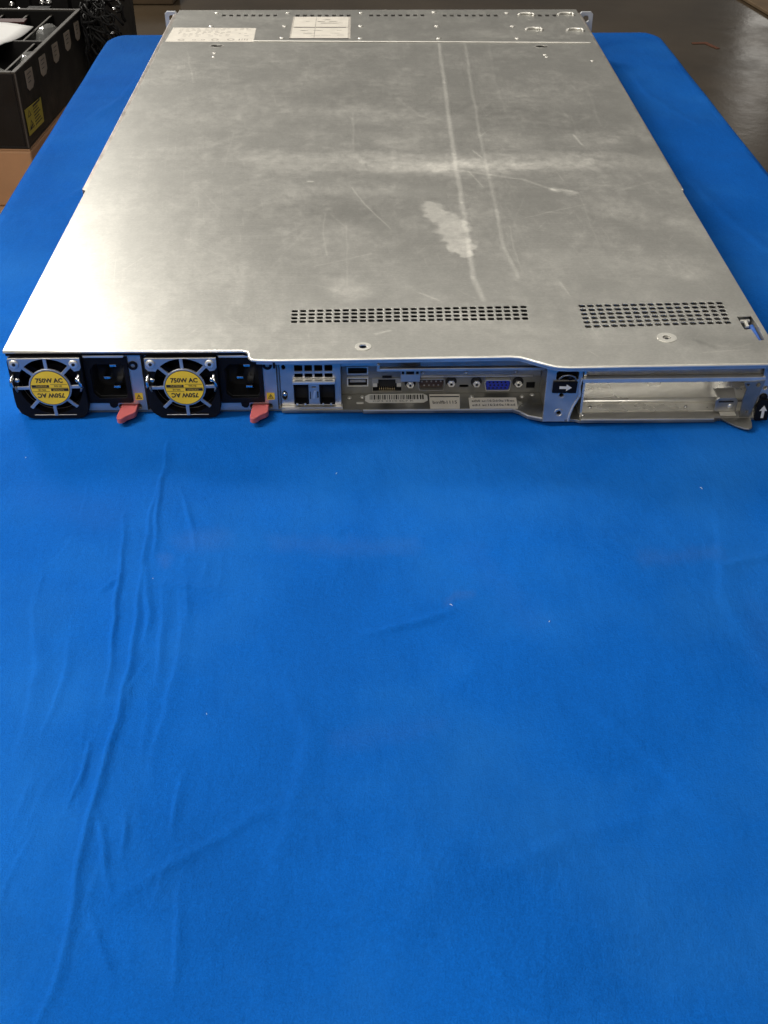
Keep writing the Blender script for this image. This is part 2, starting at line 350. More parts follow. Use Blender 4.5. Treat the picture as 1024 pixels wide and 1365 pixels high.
    def tube(s, pts, r, m, n=8):
        i = s.mi(m); P = [Vector(p) for p in pts]; rows = []
        up = Vector((.13, .31, .94))
        for k, p in enumerate(P):
            d = (P[min(k+1, len(P)-1)] - P[max(k-1, 0)]).normalized()
            if abs(d.dot(up)) > .95: up = Vector((.9, .3, .1))
            a = d.cross(up).normalized(); b = d.cross(a)
            rows.append([s.bm.verts.new(p + r*(a*math.cos(2*PI*q/n) + b*math.sin(2*PI*q/n))) for q in range(n)])
        fs = [s.bm.faces.new(rows[0][::-1]), s.bm.faces.new(rows[-1])]
        for k in range(len(rows)-1):
            for q in range(n): fs.append(s.bm.faces.new((rows[k][q], rows[k][(q+1) % n], rows[k+1][(q+1) % n], rows[k+1][q])))
        for q in fs: q.material_index = i; q.smooth = True
        bmesh.ops.recalc_face_normals(s.bm, faces=fs)
    def text(s, body, u, v, size, w, m, plane='XZ', rot=0., sx=1., bold=.0, thick=.04, sign=-1, maxw=None):
        """lettering as thin raised ink, centred on (u, v)"""
        cu = bpy.data.curves.new('lettering', 'FONT'); cu.body = body; cu.size = size; cu.resolution_u = 2
        cu.align_x = 'CENTER'; cu.align_y = 'CENTER'; cu.offset = bold
        o = bpy.data.objects.new('lettering', cu); col.objects.link(o)
        dg = bpy.context.evaluated_depsgraph_get(); me = bpy.data.meshes.new_from_object(o.evaluated_get(dg))
        bpy.data.objects.remove(o); bpy.data.curves.remove(cu)
        f = MAP[plane]; i = s.mi(m)
        xs = [q.co.x for q in me.vertices]
        if maxw and xs:
            sx = maxw / (max(xs) - min(xs))
        c, sn = math.cos(rot), math.sin(rot)
        vs = []
        for q in me.vertices:
            x, y = q.co.x*sx, q.co.y
            vs.append(s.bm.verts.new(f(u + x*c - y*sn, v + x*sn + y*c, w)))
        for q in me.polygons:
            try: fc = s.bm.faces.new([vs[k] for k in q.vertices]); fc.material_index = i
            except ValueError: pass
        bpy.data.meshes.remove(me)
    def build(s, name, parent=None, bev=0., seg=2, origin=(0, 0, 0), label=None, ang=40):
        me = bpy.data.meshes.new(name)
        bmesh.ops.scale(s.bm, vec=(MM, MM, MM), verts=s.bm.verts)
        o = Vector(origin)*MM
        bmesh.ops.translate(s.bm, vec=-o, verts=s.bm.verts)
        s.bm.to_mesh(me); s.bm.free()
        for m in s.mats: me.materials.append(M[m])
        ob = bpy.data.objects.new(name, me); col.objects.link(ob)
        if parent is not None: ob.parent = parent
        ob.location = o - (Vector(parent['org']) if parent is not None and 'org' in parent else Vector((0, 0, 0)))
        ob['org'] = tuple(o)
        if label: ob['label'] = label
        if bev:
            b = ob.modifiers.new('edge', 'BEVEL'); b.width = bev*MM; b.segments = seg; b.limit_method = 'ANGLE'; b.angle_limit = math.radians(ang)
            b.harden_normals = False
        return ob

def thing(name, label, cat, loc=(0, 0, 0), group=None, kind=None):
    o = bpy.data.objects.new(name, None); col.objects.link(o); o.empty_display_size = .02
    o.location = Vector(loc)*MM; o['org'] = tuple(Vector(loc)*MM)
    tag(o, label, cat, group, kind); return o
def tag(o, label=None, cat=None, group=None, kind=None):
    for k, v in (('label', label), ('category', cat), ('group', group), ('kind', kind)):
        if v: o[k] = v
    return o
def copy_tree(o, parent=None):
    c = o.copy(); col.objects.link(c)
    if parent is not None: c.parent = parent
    for ch in list(o.children): copy_tree(ch, c)
    return c
def rrect(x0, x1, y0, y1, c):
    return [(x0+c, y0), (x1-c, y0), (x1, y0+c), (x1, y1-c), (x1-c, y1), (x0+c, y1), (x0, y1-c), (x0, y0+c)]
def circ(x, y, r, n=20, ry=None):
    ry = ry or r
    return [(x+r*math.cos(2*PI*k/n), y+ry*math.sin(2*PI*k/n)) for k in range(n)]
def arc(x, y, r, a0, a1, n=14):
    return [(x+r*math.cos(math.radians(a0+(a1-a0)*k/n)), y+r*math.sin(math.radians(a0+(a1-a0)*k/n))) for k in range(n+1)]

# ================================================================== THE SERVER
SRV = thing('rack_server', 'scuffed steel rack server lying on blue cloth, rear ports and power supplies facing the viewer', 'server')
ZT = 43.2

# ---- lid: one folded sheet with punched vents
def lerp(a, b, t): return a + (b-a)*t
def vent(tl, tr, bl, br, nx, ny, fx, fy):
    out = []
    for j in range(ny):
        for i in range(nx):
            def P(a, b): 
                l = (lerp(tl[0], bl[0], b), lerp(tl[1], bl[1], b)); r = (lerp(tr[0], br[0], b), lerp(tr[1], br[1], b))
                return (lerp(l[0], r[0], a), lerp(l[1], r[1], a))
            px, py = 1/(nx-1+fx), 1/(ny-1+fy)
            a0, a1, b0, b1 = i*px, (i+fx)*px, j*py, (j+fy)*py
            c, d = .18*(a1-a0), .28*(b1-b0)
            out.append([P(a0+c, b0), P(a1-c, b0), P(a1, b0+d), P(a1, b1-d), P(a1-c, b1), P(a0+c, b1), P(a0, b1-d), P(a0, b0+d)])
    return out
holes = vent((-59.1, 62.0), (80.0, 65.3), (-58.8, 45.7), (79.2, 47.3), 28, 4, .76, .68)
holes += vent((110.9, 65.7), (197.4, 68.3), (110.5, 36.5), (195.8, 40.3), 17, 6, .76, .66)
holes += [circ(-17.1, 16.6, 2.1, 14), circ(154.6, 24, 2.4, 14)]
holes += [[(201.0, 49.0), (209.6, 49.6), (210.2, 36), (209.0, 20.4), (205.8, 20), (205.2, 33.5), (201.2, 33)]]
holes += [circ(-161.6, 634, 6.0, 16, 4.2), circ(160.6, 625.5, 6.0, 16, 4.2)]
outer = [(-217.4, 15.6), (-84.2, 14.3), (-81.4, 13.2), (-80.1, 10.5), (-79.6, 6.2), (-78.4, 4.3), (-76, 3.6), (-66.1, 3.1), (64.0, 5.0), (69.5, 4.2),
         (84.4, -4.9), (88.5, -6.6), (95.0, -7.4), (203.5, -5.8), (212.7, -5.4), (213.6, 247), (216.4, 636.5), (-217.4, 650.5)]
b = MB(); b.plate(outer, holes, ZT-.7, ZT, 'lid')
LID = b.build('lid', SRV, bev=.14, seg=2, ang=50)
# down-folded hem under the near edge
b = MB()
def hem(path, z0, z1, t, m):
    for (p, q) in zip(path[:-1], path[1:]):
        d = Vector((q[0]-p[0], q[1]-p[1])).normalized(); n = Vector((-d.y, d.x))*t
        b.prism([p, q, (q[0]+n.x, q[1]+n.y), (p[0]+n.x, p[1]+n.y)], z0, z1, m)
hem([(-76, 4.3), (-66.1, 3.7), (64.0, 5.7), (69.8, 4.9), (84.7, -4.2), (88.6, -5.9), (95.0, -6.7), (203.5, -5.1), (211.9, -4.7)], 39.4, 42.05, .9, 'steel')
b.build('lid_hem', LID, bev=.2)
b = MB()
b.tube([(x, y+.2, ZT-.95) for x, y in ((-217.2, 15.6), (-150, 15.0), (-84.2, 14.3), (-81.4, 13.2), (-80.1, 10.5), (-79.6, 6.2), (-78.4, 4.3), (-76, 3.6), (-66.1, 3.1), (0, 4.0), (64.0, 5.0), (69.5, 4.2), (77, -.4), (84.4, -4.9), (88.5, -6.6), (95.0, -7.4), (150, -6.6), (203.5, -5.8), (212.7, -5.4))], .98, 'bright_steel', 12)
b.build('rolled_edge', LID)
b = MB(); hem([(-216.6, 15.9), (-84.4, 14.7), (-82, 13.5)], 39.6, 41.5, 1.0, 'black')
b.box(-66.9, -65.6, 3.4, 14, 37.2, 43.0, 'black')
b.build('lid_seal', LID, bev=.15)
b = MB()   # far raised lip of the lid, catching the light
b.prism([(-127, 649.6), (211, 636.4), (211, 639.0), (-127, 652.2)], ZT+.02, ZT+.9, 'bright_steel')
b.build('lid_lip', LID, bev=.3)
for x, y, r in ((-17.1, 16.6, 4.6), (154.6, 24, 5.6)):
    b = MB(); b.plate(circ(x, y, r, 24), [circ(x, y, 2.4, 14)], ZT+.02, ZT+.25, 'bright_steel', 'XY')
    if x > 0:
        b.cyl((x, y), 2.3, ZT-1.6, ZT-.5, 'dull_steel', 'XY', 16); b.cyl((x, y), 1.2, ZT-.49, ZT-.47, 'void', 'XY', 6)
    b.build('lid_screw' if x > 0 else 'hole_rim', LID)
for x, y in ((-161.6, 634), (160.6, 625.5)):
    b = MB(); b.plate(circ(x, y, 7.4, 24, 5.2), [circ(x, y, 6.0, 16, 4.2)], ZT+.02, ZT+.22, 'steel', 'XY')
    b.cyl((x+1.5, y), 3.6, ZT-3, ZT-1.4, 'dull_steel', 'XY', 16)
    b.build('lid_catch', LID)
for x, y in ((-161.1, 607.5), (-160.5, 594.5), (160.3, 596), (160.8, 588.3), (202.8, 574.7)):
    b = MB(); b.dome((x, y), 1.9, .7, ZT-.02, 'bright_steel', 'XY', 1, 14, 3); b.build('weld_dimple', LID)
b = MB(); b.prism([(202.5, 46.5), (208.9, 47.5), (208.6, 49.2), (205.8, 48.8), (203.4, 49.0)], 40.0, 41.5, 'bright_steel'); b.prism([(204.4, 40), (206.2, 40), (207, 48), (205.2, 48)], 40.2, 41.6, 'bright_steel')
b.build('slot_tab', LID, bev=.2)
b = MB(); b.prism([(206.2, 21), (209.4, 21), (210, 45), (206.8, 44)], 33, 40.2, 'slotblue'); b.build('added_blue_piece', LID, bev=.4, label='added blue piece giving the slot of the lid its blue tone')  # added piece, brings the cloth's blue tone into the slot

# ---- fixed top panel at the far (front) end
holes = []
for x0, x1, n, y0, y1 in ((-166.2, -110.9, 8, 756.2, 755.1), (-86.7, -31.6, 8, 754.3, 753.2), (-7.5, 48.1, 8, 752.9, 752.5), (71.8, 126.9, 8, 751.2, 750.1), (174.4, 190.3, 3, 749.1, 748.8)):
    for i in range(n):
        x, y = lerp(x0, x1, i/(n-1)), lerp(y0, y1, i/(n-1))
        holes.append(rrect(x-2.1, x+2.1, y-4.2, y+4.2, .5))
b = MB(); b.plate([(-217.4, 651.2), (216.4, 637.2), (217.4, 774.4), (-217.5, 779.8)], holes, ZT-1.5, ZT-.25, 'lid')
TOP = b.build('top_panel', SRV, bev=.3, ang=50)
for x, y in ((-174.8,765.8),(-97.6,764.3),(-18.4,762.7),(-175.2,709.3),(-98.2,708.6),(-18.6,707.1),(-98.5,662.6),(-19,659.3),(61,764.4),(140,759.5),(61,705.5),(140.1,703.9),(60.3,657.7),(139.8,656.2)):
    b = MB(); b.dome((x, y), 2.6, 1.1, ZT-.27, 'bright_steel', 'XY', 1, 14, 3); b.build('rivet', TOP)
for x, y in ((160, 751.4), (203, 752.4), (161, 690.7), (203, 686.8)):
    b = MB(); b.tube([(x-9, y-1.5, ZT-.2), (x-6, y+2, ZT+.5), (x, y+3, ZT+.8), (x+7, y+1.5, ZT+.7), (x+8.5, y-3, ZT+.2), (x+6.5, y-6, ZT-.2)], 1.3, 'bright_steel', 8); b.build('embossed_hook', TOP)
# stickers on it
b = MB(); zs = ZT-.2
b.prism([(-214.3, 706.1), (-127.5, 702.3), (-126.7, 649.6), (-215.3, 652)], zs-.04, zs, 'cream')
for k in range(7):
    y = 699-k*4.6
    for q in range(12):
        if random.random() < .75:
            x = -206+q*6.2+random.uniform(-1, 1); w = random.uniform(2, 5)
            b.prism([(x, y), (x+w, y-.2), (x+w, y+1.6), (x, y+1.8)], zs+.02, zs+.05, 'greyink')
for x, r in ((-200, 3.6), (-187, 2.2), (-178, 2.2), (-166, 4), (-150, 4)): b.ring((x, 658), r*.5, r, zs+.02, zs+.05, 'greyink', 'XY', 16)
for k in range(4): b.prism([(-142+k*2.6, 655), (-140.4+k*2.6, 655), (-140.4+k*2.6, 661), (-142+k*2.6, 661)], zs+.02, zs+.05, 'greyink')
b.build('rating_label', TOP, label='wide cream rating label with faint grey print near the far left corner')
b = MB()
b.prism([(-91, 748.4), (-29.4, 747.2), (-29.2, 660), (-91, 660.6)], zs-.05, zs-.02, 'greyink')
b.prism([(-89.4, 747.3), (-31.8, 746.2), (-32, 705.2), (-89.2, 706.9)], zs, zs+.05, 'cream')
b.prism([(-89.4, 702.3), (-32, 701.2), (-31.9, 662), (-89.5, 663.1)], zs, zs+.05, 'cream')
for y0, y1 in ((708, 704), (662, 659)):
    b.prism([(-91, y0), (-31, y0-1.4), (-31, y1-1.2), (-91, y1)], zs+.0, zs+.04, 'ink') if y1 < 660 else b.prism([(-88, 705.6), (-34, 704.2), (-34, 702.4), (-88, 703.6)], zs+.0, zs+.04, 'ink')
for k in range(26):
    x = random.uniform(-84, -42); y = random.choice([720, 727, 734, 672, 680, 690]); w = random.uniform(4, 12)
    b.prism([(x, y), (min(x+w, -36), y), (min(x+w, -36), y+1.4), (x, y+1.4)], zs+.07, zs+.09, 'greyink')
b.prism([(-66.5, 664), (-65.7, 664), (-65.7, 745), (-66.5, 745)], zs+.07, zs+.09, 'greyink')
b.build('serial_card', TOP, label='pale two-panel pull-out card label at the middle of the far edge')

# ---- chassis: floor pan, walls, dark inner volume
b = MB()
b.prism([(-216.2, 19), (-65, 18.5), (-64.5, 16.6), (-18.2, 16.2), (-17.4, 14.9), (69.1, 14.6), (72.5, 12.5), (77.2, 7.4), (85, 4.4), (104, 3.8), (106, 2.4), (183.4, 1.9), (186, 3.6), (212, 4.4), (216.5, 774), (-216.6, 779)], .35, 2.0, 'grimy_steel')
b.prism([(-17.6, 15.0), (69.2, 14.7), (69.2, 15.6), (-17.6, 15.9)], 2.0, 2.7, 'bright_steel')
b.prism([(69.2, 14.7), (72.5, 12.6), (77.2, 7.5), (85, 4.5), (85, 5.4), (77.6, 8.3), (73, 13.3), (69.2, 15.6)], 2.0, 2.6, 'bright_steel')
b.prism([(107, 2.5), (183.2, 2.0), (183.2, 3.0), (107, 3.4)], 2.0, 2.7, 'bright_steel')
b.prism([(-217.2, 19.5), (-216.0, 19.5), (-216.0, 779), (-217.2, 779)], .4, 41.9, 'steel')
b.prism([(211.2, 4.6), (212.4, 4.6), (216.2, 774), (214.9, 774)], .4, 41.9, 'steel')
b.box(-216, 214.5, 770, 773.5, 2.1, 41.6, 'dull_steel')
b.build('chassis', SRV, bev=.15)
b = MB()
b.box(-141.7, -140.4, 20.5, 150, 2.1, 41.8, 'void'); b.box(-66.4, -65.3, 20.5, 150, 2.1, 41.8, 'dull_steel')
b.box(-215.5, 105, 152, 155, 2.1, 41.8, 'void'); b.box(-64.5, 88, 70.5, 72, 2.1, 40.5, 'void')
b.box(-64, 87, 38.5, 70, 2.1, 30.0, 'void')
b.box(106.4, 107.6, 6, 151, 2.1, 41.6, 'bay_steel'); b.box(208.6, 209.8, 54, 151, 2.1, 41.6, 'dull_steel'); b.box(107.7, 208.5, 150, 151.5, 2.1, 41.6, 'dull_steel')
b.build('inner_frame', SRV)

# ---- side rails and rack ears
for xa, ya, xb, yb, s in ((-219.0, 258, -219.8, 766, -1), (214.2, 248, 218.6, 760, 1)):
    b = MB()
    w = 2.2 if s < 0 else 1.2
    b.prism([(xa-w, ya), (xa+w, ya-(4 if s < 0 else 1)), (xb+w, yb), (xb-w, yb)], 4, 42.2 if s < 0 else 43.0, 'pink')
    b.build('side_rail', SRV, bev=.6)
for x0, x1, y in ((-232.0, -217.8, 768), (218.6, 233.6, 757)):
    b = MB()
    b.plate(rrect(x0, x1, 3, 44.6, 2.5), [rrect(x0+4.5, x1-4.5, 34, 40.5, 1.6), rrect(x0+4.5, x1-4.5, 8, 15, 1.6)], y, y+2.2, 'ear', 'XZ')
    b.build('mounting_ear', SRV, bev=.4)

# ---- power supply module (built once, copied once)
PX = (-215.6, 18, 2.2)
FC = (-193.9, 21.6)
b = MB()
b.plate([(-215.4, 2.3), (-142.3, 2.3), (-142.3, 40.2), (-215.4, 40.2)], [circ(*FC, 18.0, 40), [(-173.4, 8.4), (-150.2, 8.4), (-150.2, 35.8), (-173.4, 35.8)], circ(-147.0, 31.8, 2.1, 18), rrect(-158.6, -145.6, 3.0, 6.4, .8)], 18, 19.2, 'steel', 'XZ')
b.box(-215.4, -214.4, 19.25, 150, 2.3, 40.2, 'steel'); b.box(-143.3, -142.3, 19.25, 150, 2.3, 40.2, 'steel')
b.box(-214.3, -143.4, 19.25, 150, 2.3, 3.2, 'dull_steel'); b.box(-214.3, -143.4, 19.25, 150, 39.3, 40.2, 'dull_steel')
b.box(-214.3, -143.4, 46, 149, 3.3, 39.2, 'void')
b.box(-174.4, -173.6, 19.25, 45.9, 3.3, 39.2, 'void')
PS = b.build('power_supply', SRV, bev=.15, origin=PX)
b = MB()  # black moulded fan frame
b.plate([(-216.0, 12), (-215.6, 8), (-213.6, 4), (-209.5, .9), (-206, .45), (-182, .45), (-178.4, 1), (-175.6, 4), (-174.6, 8), (-174.6, 38), (-176, 39.6), (-213.5, 39.6), (-215.6, 38)], [circ(*FC, 17.7, 40)], 12.6, 17.9, 'black', 'XZ')
b.ring(FC, 18.3, 19.4, 19.3, 40, 'black', 'XZ', 40)
b.build('fan_frame', PS, bev=.5)
b = MB()  # pressed steel finger guard: top strap, hub, eight spokes
b.plate([(-214.6, 40.2), (-214.6, 34.0), (-213.2, 32.2), (-209.6, 32.0)] + arc(*FC, 18.3, 146, 34, 22) + [(-178.2, 32.0), (-176, 32.4), (-174.7, 34.2), (-174.7, 40.2)], [], 11.4, 12.5, 'steel', 'XZ')
b.cyl(FC, 11.9, 11.3, 12.5, 'steel', 'XZ', 40)
for k in range(8):
    a = PI/8*0 + k*PI/4 + .02
    c, s = math.cos(a), math.sin(a); r0, r1, w = 11.4, 18.6, .95
    b.prism([(FC[0]+r0*c+w*s, FC[1]+r0*s-w*c), (FC[0]+r1*c+w*s, FC[1]+r1*s-w*c), (FC[0]+r1*c-w*s, FC[1]+r1*s+w*c), (FC[0]+r0*c-w*s, FC[1]+r0*s+w*c)], 11.5, 12.45, 'steel', 'XZ')
b.tube([(-206, 11.9, 3.3), (-182, 11.9, 3.3)], .28, 'dull_steel', 6)  # added wire draws the highlight along the lower rim
b.build('fan_guard', PS, bev=.18)
b = MB()
b.cyl((FC[0], FC[1]), 9, 22, 36, 'black', 'XZ', 24)
for k in range(7):
    a = 2*PI*k/7; c, s = math.cos(a), math.sin(a)
    b.prism([(FC[0]+8*c, FC[1]+8*s), (FC[0]+17.4*math.cos(a-.1), FC[1]+17.4*math.sin(a-.1)), (FC[0]+17.4*math.cos(a+.45), FC[1]+17.4*math.sin(a+.45)), (FC[0]+8*math.cos(a+.55), FC[1]+8*math.sin(a+.55))], 24, 25, 'black', 'XZ')
b.build('fan_rotor', PS)
b = MB()  # round yellow wattage label, printed to be read from either way up
b.cyl(FC, 11.1, 11.12, 11.24, 'ink', 'XZ', 48); b.cyl(FC, 10.75, 11.04, 11.10, 'yellow', 'XZ', 48)
yt = 11.0
for rot in (0, PI):
    c = math.cos(rot)
    P = lambda u, v: (FC[0]+u*c, FC[1]+v*c)
    b.text('750W AC', *P(0.2, 4.7), 3.9, yt, 'ink', 'XZ', rot, bold=.15, maxw=15.2)
    a, d = P(-10.2, .35), P(-.4, 2.0)
    b.prism([(a[0], a[1]), (d[0], a[1]), (d[0], d[1]), (a[0], d[1])], 10.99, 11.03, 'ink', 'XZ')
    b.text('PLATINUM', *P(-4.6, 1.2), 1.25, 10.96, 'yellow', 'XZ', rot, maxw=6)
    b.text('94% HE', *P(4.6, 1.15), 1.45, yt, 'ink', 'XZ', rot, bold=.03, maxw=4.4)
    a, d = P(.4, 2.15), P(10.1, 2.35)
    b.prism([(a[0], a[1]), (d[0], a[1]), (d[0], d[1]), (a[0], d[1])], 10.99, 11.03, 'ink', 'XZ')
a = FC
b.prism([(a[0]-10.2, a[1]-.12), (a[0]+10.2, a[1]-.12), (a[0]+10.2, a[1]+.12), (a[0]-10.2, a[1]+.12)], 10.985, 11.025, 'ink', 'XZ')
b.build('fan_label', PS, label='round yellow label reading 750W AC twice, once upside down')
for sx, x in ((-1, -213.6), (1, -176.4)):   # folded wire handle ends either side of the fan
    b = MB()
    b.tube([(x+sx*.4, 12.8, 22.5), (x+sx*.8, 9.8, 23.2), (x+sx*.6, 8.0, 25.4), (x+sx*.3, 8.4, 27.9), (x-sx*.2, 10.4, 29.5), (x-sx*.6, 12.8, 30)], .95, 'chrome', 10)
    b.dome((x-sx*1.8, 26), 1.5, 1.2, 12.5, 'chrome', 'XZ', -1, 14, 4)
    b.tube([(x+sx*.2, 12.4, 23), (x-sx*.2, 11.8, 20.6), (x-sx*.8, 12.3, 18.6)], .55, 'dull_steel', 8)
    b.build('handle_hinge', PS)
for x, z in ((-211.3, 36.9), (-178.4, 36.6)):
    b = MB(); b.dome((x, z), 2.7, .8, 11.38, 'bright_steel', 'XZ', -1, 20, 3); b.cyl((x, z), 1.1, 10.5, 10.62, 'void', 'XZ', 6); b.build('screw', PS)
b = MB()  # IEC inlet
op = [(-168.2, 11.4), (-153.6, 11.4), (-152.2, 12.8), (-152.2, 32.2), (-153.6, 33.4), (-168.2, 33.4), (-171.2, 30.2), (-171.2, 14.6)]
b.plate([(-174.5, 8.0), (-149.7, 8.0), (-149.7, 37.6), (-174.5, 37.6)], [op], 16.4, 17.9, 'black', 'XZ')
b.plate([(-172.8, 9.2), (-151, 9.2), (-151, 35), (-172.8, 35)], [op], 19.3, 32, 'void', 'XZ')
b.box(-172.8, -151, 32.1, 34, 9.2, 35, 'void')
b.prism([(-163.6, 7.9), (-163.2, 5.6), (-161.8, 4.6), (-160.2, 4.6), (-159, 5.8), (-158.8, 7.9)], 16.6, 17.9, 'black', 'XZ')
for x, z in ((-159.0, 30.2), (-163.4, 22.4), (-158.4, 16.4)):
    b.box(x-1.9, x+1.9, 20.5, 32, z-.8, z+.8, 'chrome')
b.build('power_inlet', PS, bev=.25)
b = MB(); b.prism([(-173.9, 38.2), (-151.7, 38.0), (-150.6, 39.2), (-151.5, 39.5), (-173.9, 39.5)], 15.4, 17.9, 'bright_steel', 'XZ'); b.build('retaining_bar', PS, bev=.3)
b = MB(); b.ring((-147.0, 31.8), 1.2, 2.7, 17.3, 17.95, 'black', 'XZ', 24); b.cyl((-147, 31.8), 1.3, 17.7, 18.5, 'dull_steel', 'XZ', 16); b.build('status_light', PS)
b = MB()
b.prism(rrect(-148.5, -144.0, 9.1, 13.7, .3), 17.84, 17.93, 'yellow', 'XZ')
b.plate([(-147.9, 9.9), (-144.6, 9.9), (-146.25, 12.9)], [[(-147.3, 10.3), (-145.2, 10.3), (-146.25, 12.2)]], 17.79, 17.82, 'ink', 'XZ')
b.prism([(-146.45, 10.9), (-146.05, 10.9), (-145.95, 11.8), (-146.55, 11.8)], 17.79, 17.82, 'ink', 'XZ'); b.cyl((-146.25, 10.6), .22, 17.79, 17.82, 'ink', 'XZ', 8)
b.build('warning_label', PS, label='small square yellow hazard label with black triangle')
b = MB()
b.prism([(-156.7, 30), (-147.6, 30), (-147.6, 15.6), (-147.7, 10.6), (-148.8, 8.8), (-152.0, 6.4), (-153.6, 4.0), (-154.8, 2.9), (-156.4, 2.9), (-157.6, 4.0), (-157.8, 6.2), (-157.3, 12.6)], 2.4, 6.0, 'red')
b.build('release_latch', PS, bev=.55, seg=3, label='terracotta red release latch')
P2 = copy_tree(PS, SRV); P2.location.x += .0756; P2.location.z -= .0006
PS['label'] = 'power supply at the outer left end of the rear'; P2['label'] = 'power supply beside the network module, partly under the lid notch'

# ---- network module with two SFP cages
b = MB()
gx = [(-56.5, -51.9), (-50.7, -46.4), (-45.1, -40.5), (-39.3, -34.8)]
gh = [[(x0, z0), (x1, z0), (x1, z1), (x0, z1)] for x0, x1 in gx for z0, z1 in ((25.8, 29.7), (21.7, 24.3))]
b.plate([(-64.8, 3.4), (-30.2, 3.4), (-30.2, 39), (-64.8, 39)], gh + [rrect(-63.8, -61.5, 27, 30, .8), rrect(-65.2+1, -61.2, 6.8, 13.2, 1.4), [(-57.4, 4.5), (-33.7, 4.5), (-33.7, 18.6), (-57.4, 18.6)]], 20, 21.2, 'steel', 'XZ')
b.box(-31.2, -30.2, 21.25, 36, 2.1, 39, 'steel')
b.box(-64.8, -29.4, 17.4, 21.2, 2.05, 3.3, 'steel')
b.box(-64.0, -31.4, 30, 31, 2.1, 38.5, 'void')
NM = b.build('network_module', SRV, bev=.15)
b = MB(); b.box(-57.8, -33.3, 16.8, 19.9, 18.7, 20.9, 'bright_steel'); b.build('cage_lip', NM, bev=.5)
for x0, x1 in ((-57.3, -48.9), (-42.4, -33.8)):
    b = MB(); b.plate([(x0, 4.6), (x1, 4.6), (x1, 18.4), (x0, 18.4)], [rrect(x0+.6, x1-.6, 5.4, 17.6, .4)], 18.6, 25, 'black', 'XZ'); b.box(x0, x1, 25, 25.8, 4.6, 18.4, 'void')  # cage walls coloured black in place of shade inside the port
    for k in range(2): b.box(x0+1.2+k*4.6, x0+2.2+k*4.6, 18.0, 18.55, 4.3, 5.6, 'bright_steel')
    b.build('network_port', NM)
b = MB(); b.plate([(-48.7, 4.8), (-42.6, 4.8), (-42.6, 18.2), (-48.7, 18.2)], [rrect(-43.9, -43.1, 9, 13.5, .2), rrect(-48.2, -47.6, 8, 13.5, .2), rrect(-47, -44.4, 16, 16.8, .2)], 18.2, 19, 'steel', 'XZ')
b.prism([(-46.6, 9), (-45.2, 9), (-44.4, 14), (-45.6, 14)], 17.8, 18.15, 'bright_steel', 'XZ'); b.box(-48.6, -42.7, 19.05, 28, 4.9, 18, 'void')
b.build('port_divider', NM, bev=.12)
b = MB(); b.dome((-62.9, 9.9), 1.7, 1.2, 21.6, 'chrome', 'XZ', -1, 16, 4); b.cyl((-62.9, 9.9), 2.6, 21.6, 22.4, 'void', 'XZ', 16); b.build('screw', NM)

# ---- recessed input/output panel
b = MB(); IOY = 34
holes = [[(-26.8, 15.9), (-14.5, 15.9), (-14.5, 20.6), (-26.8, 20.6)], [(-26.6, 7.9), (-14.5, 7.9), (-14.5, 13.2), (-26.6, 13.2)],
         [(-11.8, 4.0), (5.2, 4.0), (5.2, 9.6), (1.6, 9.6), (1.6, 12.2), (-.6, 12.2), (-.6, 14.4), (-6.2, 14.4), (-6.2, 12.2), (-8.6, 12.2), (-8.6, 9.6), (-11.8, 9.6)],
         rrect(39, 45, 5.9, 7.7, .8), [(78.9, 4.9), (84.1, 4.9), (84.1, 9.1), (78.9, 9.1)]]
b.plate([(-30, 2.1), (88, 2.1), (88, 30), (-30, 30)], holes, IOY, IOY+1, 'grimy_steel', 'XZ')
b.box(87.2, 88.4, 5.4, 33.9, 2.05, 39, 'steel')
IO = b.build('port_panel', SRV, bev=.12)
for z0, z1, lab in ((15.9, 20.6, 'upper'), (7.9, 13.2, 'lower')):
    b = MB(); b.plate([(-26.9, z0-.2), (-14.4, z0-.2), (-14.4, z1+.2), (-26.9, z1+.2)], [[(-26.2, z0+.4), (-15.1, z0+.4), (-15.1, z1-.4), (-26.2, z1-.4)]], 33.2, 33.9, 'bright_steel', 'XZ')
    b.box(-26, -15.3, 35.5, 36.5, z0, z1, 'void'); b.box(-25.2, -16, 33.6, 37, z0+2.4, z0+4.0, 'black' if lab == 'upper' else 'dull_steel')
    b.build('usb_port', IO)
b = MB(); b.plate([(-12.2, 3.6), (5.6, 3.6), (5.6, 12.8), (-12.2, 12.8)], [[(-11.8, 4.0), (5.2, 4.0), (5.2, 9.6), (1.6, 9.6), (1.6, 12.2), (-8.6, 12.2), (-8.6, 9.6), (-11.8, 9.6)]], 33.3, 33.9, 'dull_steel', 'XZ')
b.box(-11.8, 5.2, 37, 38, 2.4, 14.4, 'void')
for k in range(8): b.box(-8+k*1.25, -7.6+k*1.25, 35.2, 36.8, 4.3, 5.2, 'copper')
b.box(-11.7, -9.2, 34.2, 36, 6.6, 9.3, 'bright_steel'); b.box(2.4, 5.0, 34.2, 36, 6.6, 9.3, 'bright_steel')
b.build('ethernet_port', IO)
